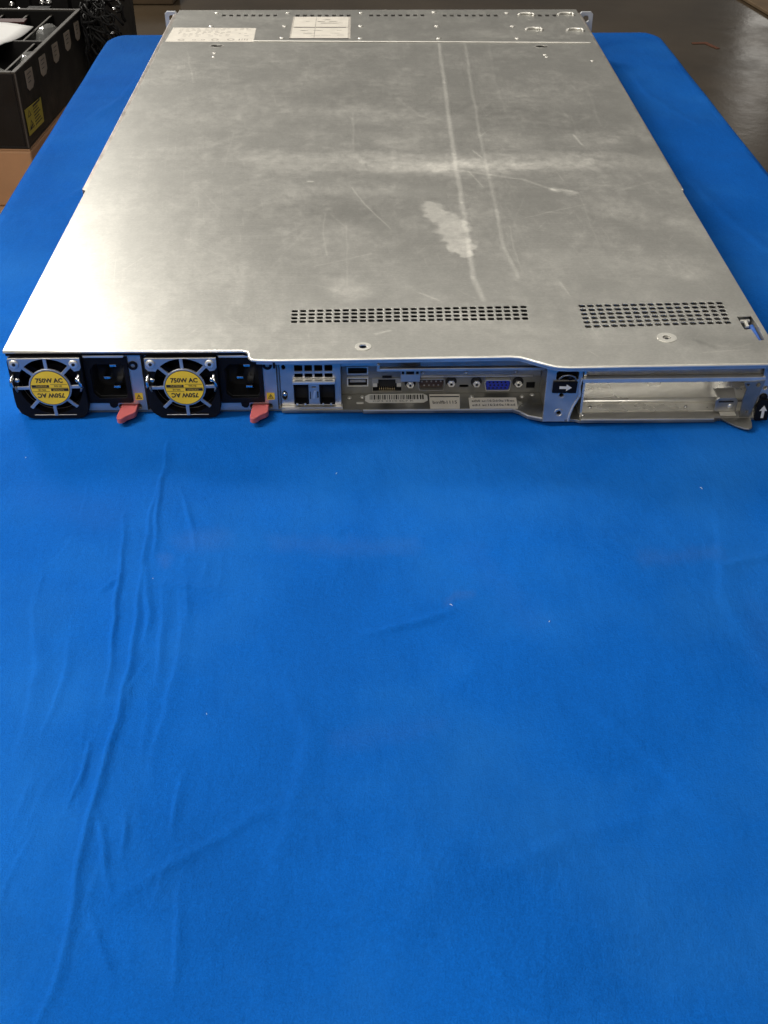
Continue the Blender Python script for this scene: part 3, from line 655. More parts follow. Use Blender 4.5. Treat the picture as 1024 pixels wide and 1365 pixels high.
def dsub(cx, cz, hw, hh, body, rows, name, front=30.2):
    b = MB(); t = hh*.28
    o = [(cx-hw+t, cz-hh), (cx+hw-t, cz-hh), (cx+hw-.5*t, cz-hh*.6), (cx+hw, cz+hh*.5), (cx+hw-.4*t, cz+hh*.9), (cx+hw-t, cz+hh), (cx-hw+t, cz+hh), (cx-hw+.4*t, cz+hh*.9), (cx-hw, cz+hh*.5), (cx-hw+.5*t, cz-hh*.6)]
    i = [(cx+(u-cx)*.955, cz+(v-cz)*.90) for u, v in o]
    b.plate(o, [i], front, IOY-.05, 'bright_steel' if body == 'vga' else 'dull_steel', 'XZ')
    b.prism([(cx+(u-cx)*.94, cz+(v-cz)*.88) for u, v in i], front+.5 if body == 'vga' else front+2.6, IOY-.1, body, 'XZ')
    f = front+.45 if body == 'vga' else front+2.0
    for n, dz, off in rows:
        for k in range(n):
            x = cx+(k-(n-1)/2)*(2.75 if body == 'serial' else 2.35)+off
            b.cyl((x, cz+dz), .62 if body == 'vga' else .5, f-.03, f+.4, 'void' if body == 'vga' else 'dull_steel', 'XZ', 10)
    return b.build(name, IO, label=name.split('_')[0] == 'video' and 'blue video connector with three rows of holes' or 'dark brown nine-pin serial connector')
dsub(22.6, 9.9, 8.0, 3.9, 'serial', [(5, 1.3, 0), (4, -1.3, 0)], 'serial_port')
dsub(61.6, 9.2, 7.8, 3.7, 'vga', [(5, 1.9, -.3), (5, 0, .3), (5, -1.9, -.3)], 'video_port')
for x, z in ((10.2, 9.7), (34.3, 10.3), (49.2, 9.9), (73.8, 9.6)):
    b = MB(); b.cyl((x, z), 2.35, 30.6, 33.95, 'chrome', 'XZ', 6); b.cyl((x, z), 1.3, 30.0, 30.6, 'bright_steel', 'XZ', 14); b.cyl((x, z), .8, 29.95, 30.0, 'void', 'XZ', 12); b.cyl((x, z), 3.3, 33.4, 33.9, 'void', 'XZ', 20); b.build('jack_screw', IO, bev=.25)
b = MB(); b.plate([(4.4, 14.4), (15.6, 14.4), (15.6, 21.8), (4.4, 21.8)], [[(5.0, 19.2), (6.4, 19.2), (6.4, 21.2), (5.0, 21.2)], [(7.6, 19.2), (12.1, 19.2), (12.1, 21.2), (7.6, 21.2)], [(13.3, 19.2), (14.8, 19.2), (14.8, 21.2), (13.3, 21.2)]], 26.6, 27.4, 'steel', 'XZ')
b.box(4.9, 15.1, 27.8, 28.2, 18.9, 21.5, 'void'); b.box(4.5, 15.5, 27.5, 32, 21.0, 21.7, 'steel'); b.build('slotted_bracket', IO, bev=.15)
b = MB(); b.prism([(16.0, 14.4), (86.5, 14.2), (86.5, 30), (16.0, 30)], 32.4, 33.9, 'dull_steel', 'XZ')  # darker steel stands in for the shade under the bar
b.box(16.5, 82, 31.7, 32.35, 14.2, 15.0, 'steel')
for x in (17.5, 42.6, 72): b.dome((x, 17.2), 1.1, .8, 32.3, 'chrome', 'XZ', -1, 12, 3)
b.build('riser_strip', IO, bev=.1)
b = MB(); b.box(-8.5, 86.6, 17.6, 20.4, 26.4, 28.3, 'steel'); b.box(-30, 86.6, 30.1, 31.2, 28.4, 40.8, 'void'); b.box(-30, -8.6, 19.8, 21, 28.8, 40.0, 'steel')  # the black sheet stands in for shade in the gap below the lid
b.prism([(-9.6, 26.6), (-8.0, 26.6), (-7.6, 31), (-9.2, 31)], 17.4, 19.4, 'steel', 'XZ')
b.build('cross_bar', SRV, bev=.35)
for x, y in ((-25.5, 29.6), (-18.0, 30.2), (46.5, 29.6), (76.2, 29.4), (82.4, 31.2)):
    b = MB(); b.dome((x, y), 1.5, 1.0, 2.0, 'bright_steel', 'XY', 1, 14, 3); b.build('floor_rivet', SRV)
b = MB(); b.prism([(-21.5, 22.6), (-17.2, 22.6), (-17.2, 24.4), (-21.5, 24.4)], 2.02, 2.5, 'bright_steel'); b.build('pressed_foot', SRV, bev=.2)
b = MB(); b.prism([(-63, 17.0), (-55, 16.8), (-53, 17.1), (-57, 17.3), (-63, 17.3)], 2.02, 2.6, 'steel'); b.build('pressed_foot', SRV, bev=.1)
# stickers on the floor pan below the ports
b = MB(); zs = 2.06
o = rrect(-16.4, 20.4, 23.6, 33.6, 2.4)
b.prism(o, zs, zs+.1, 'white')
x = -13.6
while x < 17.6:
    w = random.choice([.35, .35, .6, .9]); b.prism([(x, 27.2), (x+w, 27.2), (x+w, 32.4), (x, 32.4)], zs+.12, zs+.16, 'ink'); x += w + random.choice([.4, .5, .8])
b.text('CZ3 2310 5L7 K', 0, 25.4, 2.0, zs+.15, 'ink', 'XY', maxw=24); b.build('barcode_label', SRV, label='white round-ended barcode label on the floor pan')
b = MB(); b.prism([(21.4, 16.4), (38.6, 16.3), (39.6, 32.6), (21.5, 32.8)], zs, zs+.1, 'cream'); b.prism([(21.8, 29.4), (39.0, 29.2), (39.1, 30.4), (21.8, 30.6)], zs+.12, zs+.16, 'ink')
b.text('bmlfb1115', 30.3, 23.4, 4.8, zs+.15, 'ink', 'XY', bold=.05, maxw=14.2); b.build('name_label', SRV, label='cream printed label reading bmlfb1115')
b = MB(); b.prism([(44.4, 15.9), (72.4, 15.7), (72.6, 28.2), (44.5, 28.4)], zs, zs+.1, 'cream')
b.text('eth0 ac:16:2d:0a:18:ec', 58.6, 24.6, 3.4, zs+.15, 'ink', 'XY', bold=.05, maxw=25); b.text('eth1 ac:16:2d:0a:18:ed', 58.6, 20.0, 3.4, zs+.15, 'ink', 'XY', bold=.05, maxw=25); b.build('address_label', SRV, label='cream label with two printed lines of network addresses')

# ---- post between the port bay and the card bay
b = MB()
b.plate([(85.2, .6), (99.8, .6), (100.4, 5), (101.8, 10.9), (105.0, 18.2), (104.2, 24.1), (105.2, 29), (105.4, 40.4), (85.2, 40.4)], [circ(94.4, 18.2, 1.3, 12), circ(94.0, 6.4, 1.3, 12), rrect(90.5, 103, 27.6, 33.6, 1)], 4.0, 5.2, 'steel', 'XZ')
b.tube([(99.8, 4.2, .8), (100.4, 4.0, 5), (101.8, 4.0, 10.9), (105.0, 4.0, 18.2), (104.2, 4.0, 24.1), (105.2, 4.0, 29)], .7, 'bright_steel', 8)
for z, x in ((18.2, 94.4), (6.4, 94.0)): b.ring((x, z), 1.9, 2.7, 3.75, 3.98, 'steel', 'XZ', 24)
b.box(90, 103.5, 14, 15, 26, 35, 'void')
POST = b.build('bay_post', SRV, bev=.15)
b = MB(); b.prism([(88.8, 20.4), (102.2, 20.2), (102.6, 27.2), (89.0, 27.4)], 2.6, 3.9, 'black', 'XZ')
b.tube([(92, 3.6, 28.6), (94, 3, 31.2), (97.5, 2.8, 31.8), (100.6, 3.2, 30.4), (101.6, 3.6, 28)], .55, 'dull_steel', 8); b.dome((98.4, 29.4), 1.7, 1.2, 4, 'black', 'XZ', -1, 12, 3)
b.prism([(92.6, 23.1), (96.4, 23.0), (96.4, 21.6), (99.6, 23.8), (96.5, 25.9), (96.5, 24.7), (92.6, 24.8)], 2.45, 2.58, 'white', 'XZ')
b.build('latch_block', POST, bev=.12, label='black latch block with a white arrow pointing right')

# ---- empty card bay at the right
b = MB()
b.box(107.7, 208.5, 3.4, 10.4, 2.05, 2.6, 'dull_steel'); b.box(107.7, 208.5, 10.45, 19.4, 2.05, 3.2, 'bay_steel')
b.tube([(107.7, 21.6, 3.2), (190, 21.4, 3.2)], 1.9, 'bay_steel', 12); b.prism([(23.4, 2.1), (66, 20.5), (149, 20.5), (149, 21.5), (65.6, 21.5), (23.4, 3.3)], 107.7, 208.5, 'bay_steel', 'YZ')  # plate tilted up, shaped to catch more light inside the bay
BAY = b.build('card_bay', SRV, bev=.3)
b = MB(); b.prism([(105.8, 26.0), (208.2, 26.2), (208.0, 29.0), (105.6, 28.8)], 3.6, 5.6, 'bright_steel', 'XZ'); b.box(105.8, 208.2, 5.65, 9, 27.6, 28.6, 'steel')
b.box(105.8, 208.2, 7.6, 8.6, 28.7, 40.5, 'dull_steel')
for x in (110, 193, 203): b.dome((x, 35), 1.0, .7, 7.58, 'chrome', 'XZ', -1, 10, 3)
b.build('top_rail', BAY, bev=.3)
for x, y in ((114, 14.7), (169.4, 14.4), (108.6, 7.5)):
    b = MB(); b.dome((x, y), 1.3, 1.0, 3.2 if y > 10 else 2.6, 'chrome', 'XY', 1, 12, 3); b.build('screw', BAY)
b = MB()
b.plate([(196.2, 26), (208.2, 27.2), (206.4, 18), (203.6, 2.8), (197.8, 2.8), (197.6, 14), (198.6, 21)], [circ(198.9, 24.2, .7, 10), circ(204.6, 24.3, 1.2, 12), circ(201.4, 6.4, .8, 10)], 3.2, 4.4, 'grimy_steel', 'XZ')
b.prism([(186.2, 4.6), (189.4, .4), (194.0, -4.8), (198.2, -7.6), (200.6, -8.2), (202.6, -6.8), (203.8, -2), (204.6, 4.6)], 1.2, 2.3, 'grimy_steel')
b.prism([(184.4, 3.4), (197.2, 3.4), (197.2, 11), (195.2, 12.6), (186.4, 12.6), (184.4, 11)], 8.5, 9.6, 'dull_steel', 'XZ'); b.prism([(185.8, 9.7), (196, 9.7), (197.4, 20), (185.6, 20)], 11.4, 12.3, 'dull_steel')
b.dome((193.0, 7.2), 1.7, .9, 8.4, 'bright_steel', 'XZ', -1, 14, 3); b.box(186, 194.6, 7.9, 8.45, 9.8, 10.7, 'void'); b.box(187.4, 196.4, 4.7, 8.5, 2.7, 3.5, 'bay_steel')
b.build('card_bracket', BAY, bev=.25)
b = MB(); b.plate([(206.6, .6), (212.3, .6), (212.6, 40.5), (206.8, 40.5)], [circ(209.4, 21.4, 1.3, 12)], 4.5, 5.6, 'steel', 'XZ'); b.build('corner_post', BAY, bev=.15)
b = MB(); b.prism([(206.4, 1.6), (213.8, 1.8), (212.8, 14.4), (207.6, 15.4), (206.0, 10.4)], 1.6, 4.4, 'black', 'XZ'); b.dome((209.4, 15.6), 2.4, 1.4, 4.3, 'black', 'XZ', -1, 16, 4)
b.prism([(209.4, 3.2), (211.0, 3.2), (210.9, 8.0), (212.2, 8.0), (210.0, 11.6), (207.8, 8.0), (209.3, 8.0)], 1.45, 1.58, 'white', 'XZ')
b.build('latch_block', BAY, bev=.15, label='black latch block with a white arrow pointing up')

# ================================================================== CLOTH-COVERED TABLE
def cloth():
    xl, xr, yf, yb = -.2985, .3235, -.95, .848
    xs = np.concatenate([np.arange(xl, -.18, .0016), np.arange(-.18, -.075, .0007), np.arange(-.075, xr, .0016), [xr]])
    ys = np.concatenate([np.arange(yf, -.38, .012), np.arange(-.38, .02, .0019), np.arange(.02, yb, .008), [yb]])
    # overhang rows/cols
    R = .012; drop = .62
    ang = np.linspace(0, PI/2, 6)[1:]
    ovx = [(R*math.sin(a), -R*(1-math.cos(a))) for a in ang] + [(R+.004*k/6+.003*math.sin(k*1.3), -R-drop*k/12) for k in range(1, 13)]
    nL = len(ovx)
    X = np.concatenate([[xl-o[0] for o in ovx[::-1]], xs, [xr+o[0] for o in ovx]])
    ZX = np.concatenate([[o[1] for o in ovx[::-1]], np.zeros(len(xs)), [o[1] for o in ovx]])
    Y = np.concatenate([ys, [yb+o[0] for o in ovx]]); ZY = np.concatenate([np.zeros(len(ys)), [o[1] for o in ovx]])
    XX, YY = np.meshgrid(X, Y); Z1, Z2 = np.meshgrid(ZX, ZY)
    ZZ = np.minimum(Z1, Z2)
    # rounded table corners at the far end
    rc = .015
    for cx, sg in ((xl+rc, -1), (xr-rc, 1)):
        dx = (XX-cx)*sg; dy = YY-(yb-rc); mk = (dx > 0) & (dy > 0)
        m = np.maximum(dx, dy); r = np.hypot(dx, dy); k = np.where(mk & (r > 0), m/np.maximum(r, 1e-9), 1)
        XX = np.where(mk, cx+sg*dx*k, XX); YY = np.where(mk, yb-rc+dy*k, YY)
    XX = XX + np.where(XX < 0, -.0075*np.clip((YY-.25)/.6, 0, 1)*np.clip(-XX/.29, 0, 1)**3, 0)
    top = (Z1 > -1e-9) & (Z2 > -1e-9)
    # creases (mm)
    F = [  # polyline, height mm, half width mm
     ([(-127.6,-13),(-125.4,-49),(-126.5,-82),(-125.2,-115),(-123,-146),(-121.3,-171),(-120.7,-197),(-120.3,-212),(-119.9,-228),(-121.6,-248),(-121.4,-262),(-122.6,-273),(-121.8,-289),(-120.7,-308),(-119.8,-320),(-120.5,-331),(-122.2,-341),(-124,-352),(-128,-400)], .75, 3.0),
     ([(-139.9,-82),(-136.1,-115),(-132.9,-151),(-130.2,-176),(-127.6,-203)], .5, 2.4), ([(-125.4,-49),(-122.5,-89),(-120.1,-113)], .35, 2.2),
     ([(-122.6,-125),(-117.1,-151),(-116,-171)], .4, 3), ([(-112.2,-135),(-109.2,-171),(-107.8,-195)], .25, 3), ([(-114.1,-60),(-106.6,-83),(-101.4,-107)], .25, 2.5),
     ([(-128.3,-232),(-128.9,-248),(-130.6,-262)], .4, 2.2), ([(-119.3,-268),(-113.1,-286),(-107.8,-304)], .35, 2.2), ([(-108.8,-268),(-106.5,-286)], .3, 2.2),
     ([(-114.1,-311),(-108,-323),(-101.8,-336)], .35, 2.2), ([(-90,-248),(-90.2,-265),(-90.5,-277)], .25, 3), ([(-105.8,-303),(-94.9,-295),(-80,-284),(-61.8,-269),(-45.2,-260)], .3, 3.5),
     ([(-20,-169),(-5.6,-163),(10,-157),(24,-151)], .55, 3.2), ([(-84.4,-302),(-81.7,-323),(-82,-339)], .25, 3.2), ([(155,-123),(172,-116),(200,-108)], .4, 3.5),
     ([(-141.7,-135),(-135.7,-128)], .5, 2.2), ([(-113.3,-135),(-97,-138),(-82.6,-141)], .4, 2.5), ([(-33.4,-267),(-26.2,-276)], .25, 3),
     ([(-150,-170),(-147,-200),(-149,-225)], .2, 3), ([(-105,-120),(-100,-170),(-101,-215),(-103,-250)], .22, 5), ([(60,-200),(90,-230),(120,-280)], .22, 7), ([(20,-300),(60,-280),(110,-262)], .22, 8),
     ([(-170,-150),(-160,-190),(-155,-240)], .25, 6), ([(20,-60),(70,-75),(130,-70)], .2, 9), ([(-60,-180),(-40,-230),(-50,-290)], .3, 9), ([(170,-60),(150,-150),(160,-210)], .2, 9),
     ([(-280,-10),(-250,-60),(-215,-95)], .4, 5), ([(-290,300),(-255,360),(-240,420)], .35, 8), ([(-285,520),(-262,600),(-250,690)], .35, 8), ([(290,200),(262,330),(255,450)], .35, 8), ([(300,520),(270,610),(262,720)], .35, 8)]
    F += [([(-230,-271),(-120,-268),(-20,-265),(70,-263)], .10, 3.0), ([(-60,-110),(20,-112),(110,-104),(200,-100)], .07, 3.5)]
    r2 = np.random.default_rng(21)
    for k in range(30):      # many short, mostly lengthwise wrinkles beside the main crease, fewer elsewhere
        if k < 20: x0, y0, dx = r2.uniform(-175, -80), r2.uniform(-290, -40), r2.uniform(-.25, .2)
        else: x0, y0, dx = r2.uniform(-60, 190), r2.uniform(-330, -60), r2.uniform(-2.5, 2.5)
        l = r2.uniform(18, 60)
        F.append(([(x0, y0), (x0+dx*l*.5+r2.uniform(-1.5, 1.5), y0-l*.5), (x0+dx*l, y0-l)], r2.uniform(.05, .12) if k < 20 else .07, r2.uniform(1.6, 3.2)))
    H = np.zeros_like(XX); px, py = XX*1000, YY*1000
    jit = 1.1*np.sin(py*.21)+.7*np.sin(py*.083+1.3)
    for pts, h, w in F:
        w = w*.8
        n = len(pts)-1; best = np.full(XX.shape, 1e9); sd = np.zeros_like(XX); tt = np.zeros_like(XX)
        for k in range(n):
            a, c = pts[k], pts[k+1]; bx, by = c[0]-a[0], c[1]-a[1]; L2 = bx*bx+by*by
            t = np.clip(((px-a[0])*bx+(py-a[1])*by)/L2, 0, 1); dx, dy = px+jit*.35-a[0]-t*bx, py-a[1]-t*by
            d = np.hypot(dx, dy); s = np.sign(dx*by-dy*bx); u = d < best
            best = np.where(u, d, best); sd = np.where(u, s, sd); tt = np.where(u, (k+t)/n, tt)
        q = best*np.where(sd*np.sign(pts[-1][1]-pts[0][1]+1e-6) > 0, .95, 3.6)/w      # steeper on one side
        H += (2.1 if h > .7 else 3.2)*h*np.exp(-q*q)*(.25+.75*np.sin(PI*np.clip(tt, .08, .92)))
    und = np.zeros_like(XX)
    for k in range(26):
        th = rng.uniform(0, PI); lam = rng.uniform(.035, .22); ph = rng.uniform(0, 2*PI)
        und += (lam/.2)*np.sin(2*PI*(XX*math.cos(th)+YY*math.sin(th))/lam+ph)
    und *= .5
    under = np.clip((YY-.0)/.03, 0, 1)*np.clip((.226-np.abs(XX))/.012, 0, 1)
    disp = (H + und - 1.2)*(1-under) - .25*under
    ZZ = ZZ + np.where(top, np.minimum(disp, 3.2)*.001*np.clip(1-(YY-.83)/.018, 0, 1), -.0012)
    # hanging folds
    hang = np.clip(-ZZ/.3, 0, 1)
    XX = XX + np.where(Z1 < -.001, np.sign(XX)*hang*.012*np.sin(YY*34+np.sin(YY*9)), 0)
    YY = YY + np.where(Z2 < -.001, hang*.012*np.sin(XX*40+1), 0)
    ny, nx = XX.shape
    V = np.stack([XX, YY, ZZ], -1).reshape(-1, 3)
    idx = np.arange(nx*ny).reshape(ny, nx)
    Q = np.stack([idx[:-1, :-1], idx[:-1, 1:], idx[1:, 1:], idx[1:, :-1]], -1).reshape(-1, 4)
    me = bpy.data.meshes.new('tablecloth'); me.vertices.add(len(V)); me.vertices.foreach_set('co', V.ravel())
    me.loops.add(Q.size); me.loops.foreach_set('vertex_index', Q.ravel().astype(np.int32))
    me.polygons.add(len(Q)); me.polygons.foreach_set('loop_start', np.arange(0, Q.size, 4, dtype=np.int32)); me.polygons.foreach_set('loop_total', np.full(len(Q), 4, dtype=np.int32))
    me.polygons.foreach_set('use_smooth', np.ones(len(Q), dtype=bool))
    me.update(calc_edges=True); me.validate()
    me.materials.append(M['cloth'])
    o = bpy.data.objects.new('tablecloth', me); col.objects.link(o)
    sm = o.modifiers.new('thickness', 'SOLIDIFY'); sm.thickness = .0006; sm.offset = -1
    return tag(o, 'creased royal blue cotton cloth spread over the narrow table under the server', 'tablecloth')
cloth()
b = MB()   # lint specks
for x, y in ((-203,-26),(-32,-44),(-141,-85),(-118,-130),(-92,-124),(65,-60),(23,-151),(161,-61),(75,-68),(67,-163),(107,-171),(146,-196),(-83,-217),(-1,-225),(34,-303)):
    a = random.uniform(0, PI); l = random.uniform(.3, .9); c, s = math.cos(a)*l, math.sin(a)*l
    b.tube([(x-c, y-s, -.5), (x, y, -.1), (x+c, y+s, -.5)], random.uniform(.08, .13), 'white', 5)
tag(b.build('lint'), 'tiny white lint specks scattered on the blue cloth', 'lint', kind='stuff')

# ================================================================== BEHIND THE TABLE
FL = -750
b = MB(); b.box(-9000, 9000, -3000, 16000, FL-60, FL, 'floor'); tag(b.build('floor'), kind='structure')

def frame_at(o, rz): o.rotation_euler.z = rz
ROT = math.atan2(1.556-1.181, -.508+.530) - PI/2      # the bin is turned a little
BO = (-530, 1181, -249)
# lower carton, upper carton, black divided bin
C0 = thing('cardboard_box', 'large light brown carton on the floor carrying the smaller carton and the black bin', 'box', (-430, 700, FL))
b = MB(); b.box(-1330, -415, 560, 1720, FL+.5, -341, 'carton2'); b.build('carton_body', C0, bev=4)
b = MB(); b.box(-1329, -416, 1110, 1160, -340.8, -340.5, 'carton'); b.build('packing_tape', C0)
C1 = thing('cardboard_box', 'low brown carton directly beneath the black divided bin', 'box', BO)
b = MB(); b.box(-1150, -529, 1180, 1610, -339.9, -252, 'carton'); b.build('carton_body', C1, bev=3, origin=(-530, 1181, -340))
b = MB(); b.box(-1149, -530, 1182, 1395, -251.8, -249.4, 'carton'); b.build('lid_flap', C1, bev=.8, origin=(-530, 1181, -340))
frame_at(C1, ROT)

BIN = thing('divided_bin', 'black bin with inner dividers, pale tags and yellow caution sticker on its side', 'bin', BO)
# local frame: u along the side (away), l to the left (-X); built with X=-l, Y=u, Z from base
Lb, Wb, Hb, T = 376, 560, 112, 5
def binobj(name, fn, label=None, bev=.8):
    b = MB(); fn(b); o = b.build(name, None, bev=bev); o.parent = BIN; o.location = (0, 0, 0)
    if label: o['label'] = label
    return o
def walls(b):
    b.box(-Wb, 0, 0, Lb, .5, 4, 'esdblack')
    b.box(-T, 0, 0, Lb, 4, Hb, 'esdblack'); b.box(-Wb, -Wb+T, 0, Lb, 4, Hb, 'esdblack')
    b.box(-Wb+T, -T, 0, T, 4, Hb, 'esdblack'); b.box(-Wb+T, -T, Lb-T, Lb, 4, Hb, 'esdblack')
binobj('bin_wall', walls)
def rim(b):
    b.box(-T-1, 1, -1, Lb+1, Hb+.1, Hb+3, 'esdedge'); b.box(-Wb-1, -Wb+T+1, -1, Lb+1, Hb+.1, Hb+3, 'esdedge')
    b.box(-Wb+T, -T-1.1, -1, T+1, Hb+.1, Hb+2.8, 'esdedge'); b.box(-Wb+T, -T-1.1, Lb-T-1, Lb+1, Hb+.1, Hb+2.8, 'esdedge')
    b.box(-1.6, 1.2, -1.4, 1.4, 2, Hb, 'esdedge')
binobj('bin_rim', rim)
def divx(x0, x1, y):
    def f(b): b.box(x0, x1, y-1.6, y+1.6, 5, Hb-4, 'esdblack'); b.box(x0, x1, y-2, y+2, Hb-4, Hb-2.6, 'esdedge')
    binobj('divider', f)
def divy(x, y0, y1):
    def f(b): b.box(x-1.6, x+1.6, y0, y1, 5, Hb-7, 'esdblack'); b.box(x-2, x+2, y0, y1, Hb-7, Hb-5.6, 'esdedge')
    binobj('divider', f)
divx(-Wb+6, -6, 190); divx(-Wb+6, -115, 100); divx(-Wb+6, -139, 285)
for x in (-27, -110, -200): divy(x, 6, 187)
for x in (-50, -92, -135, -180): divy(x, 193, Lb-6)
for u0, u1 in ((40, 74), (113, 146), (186, 217), (257, 290), (322, 350)):
    def f(b):
        b.prism([(u0+7, Hb-38), (u1-9, Hb-38), (u1, Hb-32), (u1, Hb-10), (u0, Hb-8), (u0, Hb-32)], .3, .9, 'tag', 'YZ')
        for k in range(3): b.box(.95, 1.0, u0+7, u1-8-3*k, Hb-15-6*k, Hb-13.6-6*k, 'esdedge')
    binobj('paper_tag', f, bev=0)
def f(b):
    P = [(9, 56), (10, 17), (86, 15), (90, 51)]
    b.prism(P, .3, .9, 'esdyellow', 'YZ')
    b.plate([(16, 23), (40, 23), (28, 36)], [[(19, 24.6), (37, 24.6), (28, 34)]], 1.0, 1.1, 'ink', 'YZ'); b.prism([(20, 23), (33, 27), (31, 29), (19, 26)], 1.0, 1.15, 'ink', 'YZ')
    b.plate([(18, 42), (34, 42), (26, 52)], [[(21, 43.4), (31, 43.4), (26, 50)]], 1.0, 1.1, 'ink', 'YZ')
    for k in range(6): b.box(1.0, 1.1, 46, 80-(k*5) % 13, 22+k*4.6, 23.6+k*4.6, 'ink')
    b.box(1.0, 1.1, 46, 82, 49, 52, 'ink')
binobj('caution_sticker', f, label='yellow caution sticker with black triangle marks', bev=0)
frame_at(BIN, ROT)

def crumple(name, c, r, mat, label, cat, seed, group=None, sq=(1, 1, 1)):
    b = MB(); rr = random.Random(seed)
    bmesh.ops.create_icosphere(b.bm, subdivisions=3, radius=1)
    dirs = [(Vector((rr.uniform(-1, 1), rr.uniform(-1, 1), rr.uniform(-1, 1))).normalized(), rr.uniform(-.28, .3)) for _ in range(14)]
    for v in b.bm.verts:
        n = v.co.normalized(); k = 1 + sum(a*max(0, n.dot(d))**5 for d, a in dirs)
        v.co = Vector((n.x*k*r*sq[0]+c[0], n.y*k*r*sq[1]+c[1], n.z*k*r*sq[2]+c[2]))
    b.mi(mat); o = b.build(name, None, origin=c); return tag(o, label, cat, group)
def W(l, u, h):   # bin-frame point to world mm
    c, s = math.cos(ROT), math.sin(ROT); return (BO[0]-l*c-u*s, BO[1]-l*s+u*c, BO[2]+h)
crumple('plastic_bag', W(22, 120, 86), 22, 'clear', 'crumpled clear plastic bag in the near right compartment of the bin', 'bag', 3, 'clear bags in the bin', (.7, 1.1, 1))
crumple('plastic_bag', W(34, 285, 80), 27, 'clear', 'crumpled clear plastic bag in the far right compartment of the bin', 'bag', 5, 'clear bags in the bin', (.8, 1.2, 1))
crumple('plastic_bag', W(66, 95, 70), 26, 'clear', 'crumpled clear plastic bag under the edge of the white paper', 'bag', 8, 'clear bags in the bin')
b = MB()
for k in range(5):
    x = W(110+k*3, 300, 0)[0]
    b.box(x-40, x-36, 1440, 1530, -190, -160+k, 'cable')
def sheet():
    bm = bmesh.new(); nx, ny = 14, 12; g = []
    c0 = [Vector((-860, 1290, 0)), Vector((-592, 1306, 0)), Vector((-566, 1452, 0)), Vector((-850, 1560, 0))]
    for j in range(ny+1):
        row = []
        for i in range(nx+1):
            a, d = i/nx, j/ny
            p = (c0[0]*(1-a)+c0[1]*a)*(1-d) + (c0[3]*(1-a)+c0[2]*a)*d
            z = -131 + 7*math.sin(a*3+d*2) + 3*math.sin(a*7-d*4) - 16*max(0, .25-d)
            row.append(bm.verts.new((p.x*MM, p.y*MM, z*MM)))
        g.append(row)
    for j in range(ny):
        for i in range(nx): bm.faces.new((g[j][i], g[j][i+1], g[j+1][i+1], g[j+1][i])).smooth = True
    me = bpy.data.meshes.new('paper_sheet'); bm.to_mesh(me); bm.free(); me.materials.append(M['paper'])
    o = bpy.data.objects.new('paper_sheet', me); col.objects.link(o)
    s = o.modifiers.new('thickness', 'SOLIDIFY'); s.thickness = .0012
    return tag(o, 'bright white paper sheet lying across the dividers of the black bin', 'paper')
b.bm.free()
sheet()
b = MB(); b.box(-840, -585, 1470, 1492, -137, -134, 'redcard'); tag(b.build('red_card', bev=.3), 'dark red card edge showing behind the white paper', 'card')

# second dark bin behind, with glinting parts, and a tangle of cables hanging off the end
B2 = thing('parts_crate', 'dark crate of glinting parts behind the black divided bin', 'crate', (-560, 1640, FL))
b = MB(); b.box(-1150, -500, 1640, 1660, FL+.5, -165, 'esdblack'); b.box(-520, -500, 1660.2, 2000, FL+.5, -165, 'esdblack'); b.box(-1150, -521, 1980, 2000, FL+.5, -165, 'esdblack'); b.box(-1150, -521, 1660.2, 1979, -330, -320, 'esdblack')
b.build('crate_wall', B2, bev=1.5)
for k in range(26):
    b = MB(); x, y = random.uniform(-1000, -560), random.uniform(1680, 1960); h = random.uniform(20, 130)
    b.box(x, x+random.uniform(12, 50), y, y+random.uniform(8, 40), -319, -300+h, random.choice(['cable', 'esdblack', 'dull_steel', 'cable'])); b.build('component', B2, bev=.8)
for k in range(14):
    b = MB(); x, y = random.uniform(-900, -560), random.uniform(1670, 1900); b.dome((x, y), 7, 9, random.uniform(-210, -175), 'chrome', 'XY', 1, 10, 3); b.build('metal_cap', B2)
b = MB(); rr = random.Random(11)
for k in range(46):
    p = Vector((rr.uniform(-508, -480), rr.uniform(1545, 1640), rr.uniform(-170, -120))); pts = [p.copy()]
    d = Vector((rr.uniform(-.4, .7), rr.uniform(-.6, .6), rr.uniform(-.6, .5)))
    for q in range(9):
        d = d*.6 + Vector((rr.uniform(-.8, .9), rr.uniform(-1, .8), rr.uniform(-1.0, .5)))*.5
        p = p + d*20
        p.x = min(max(p.x, -506), -440); p.y = min(max(p.y, 1540), 1660); p.z = min(max(p.z, -360), -105); pts.append(p.copy())
    b.tube(pts, rr.uniform(1.2, 3.2), 'cable', 6)
for k in range(5): b.dome((rr.uniform(-470, -440), rr.uniform(1545, 1570)), 4, 4, rr.uniform(-280, -120), 'chrome', 'XY', 1, 8, 3)
tag(b.build('cable_tangle'), 'tangle of black cables hanging off the far end of the bin', 'cables')

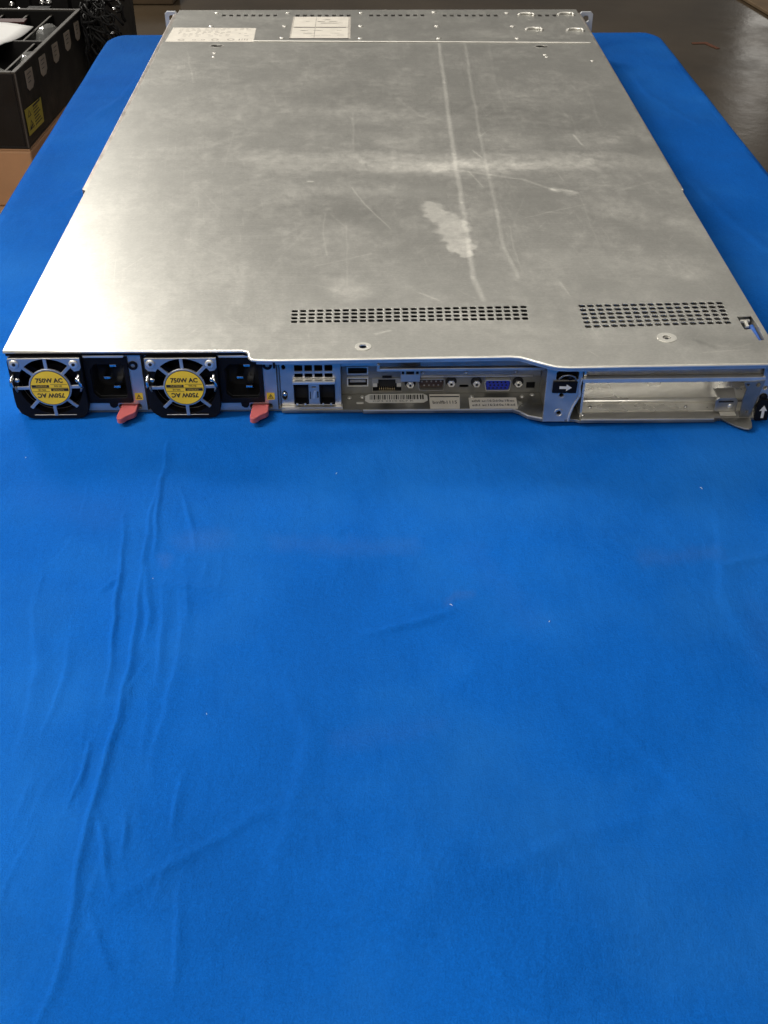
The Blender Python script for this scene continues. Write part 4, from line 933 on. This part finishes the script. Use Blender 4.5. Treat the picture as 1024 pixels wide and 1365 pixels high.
# things on the far floor
b = MB(); b.prism([(-1900, 4330), (-780, 4285), (-770, 4420), (-1900, 4470)], FL+.5, FL+70, 'wood'); tag(b.build('wooden_plank', bev=4), 'dark wooden plank lying on the floor at the far left', 'plank')
b = MB(); b.prism([(1500, 4380), (1545, 4040), (2500, 3890), (2700, 4700), (1560, 4800)], FL+.5, FL+14, 'wood'); tag(b.build('board', bev=3), 'brown board lying flat on the floor at the top right corner', 'board')
b = MB(); b.prism([(1157, 3690), (1212, 3695), (1240, 3610), (1226, 3606), (1200, 3672), (1157, 3670)], FL+.6, FL+1.6, 'orange'); tag(b.build('tape_mark'), 'small orange tape mark on the dark floor', 'tape')

# ================================================================== LIGHT, CAMERA
w = bpy.data.worlds.new('World'); scn.world = w; w.use_nodes = True
bg = w.node_tree.nodes['Background']; bg.inputs['Color'].default_value = (1.0, .95, .87, 1); bg.inputs['Strength'].default_value = .12
def area(name, loc, target, sx, sy, power, color):
    l = bpy.data.lights.new(name, 'AREA'); l.shape = 'RECTANGLE'; l.size = sx; l.size_y = sy; l.energy = power; l.color = color
    o = bpy.data.objects.new(name, l); col.objects.link(o); o.location = loc
    o.rotation_euler = (Vector(target)-Vector(loc)).to_track_quat('-Z', 'Y').to_euler(); return o
WARM = (1, .96, .885)
area('ceiling_lamp', (-2.6, 4.7, 3.0), (-.1, .1, 0), 1.4, .9, 190, WARM)
area('ceiling_lamp', (1.0, 6.0, 5.0), (0, .1, 0), 3.6, .9, 30, WARM)
area('ceiling_lamp', (.2, 1.2, 3.2), (.0, .3, 0), 2.6, .5, 16, WARM)
area('ceiling_lamp', (-.5, -2.7, 2.3), (0, 0, 0), 2.4, .6, 44, WARM)
area('added_left_lamp', (-.72, -.13, .84), (0, -.08, 0), .15, .7, 13, (1, .96, .89))  # added unseen lamp, brightens the left of the cloth and its folds
area('ceiling_lamp', (8.6, 25, 5.0), (1.4, 3.6, -.7), .8, 3, 9, WARM)

cam = bpy.data.cameras.new('camera'); co = bpy.data.objects.new('camera', cam); col.objects.link(co)
co.location = (-.0141355, -.5420479, .3493365); co.rotation_euler = (.9239152, .0009071, -.0160971)
cam.sensor_fit = 'HORIZONTAL'; cam.sensor_width = 36; cam.lens = 1504.947/1024*36; cam.clip_start = .01; cam.clip_end = 100
scn.camera = co
for o in bpy.data.objects:
    if 'org' in o: del o['org']
scn.render.engine = 'CYCLES'
scn.view_settings.view_transform = 'Standard'; scn.view_settings.look = 'None'; scn.view_settings.exposure = 0; scn.view_settings.gamma = 1
scn.view_settings.use_curve_mapping = False
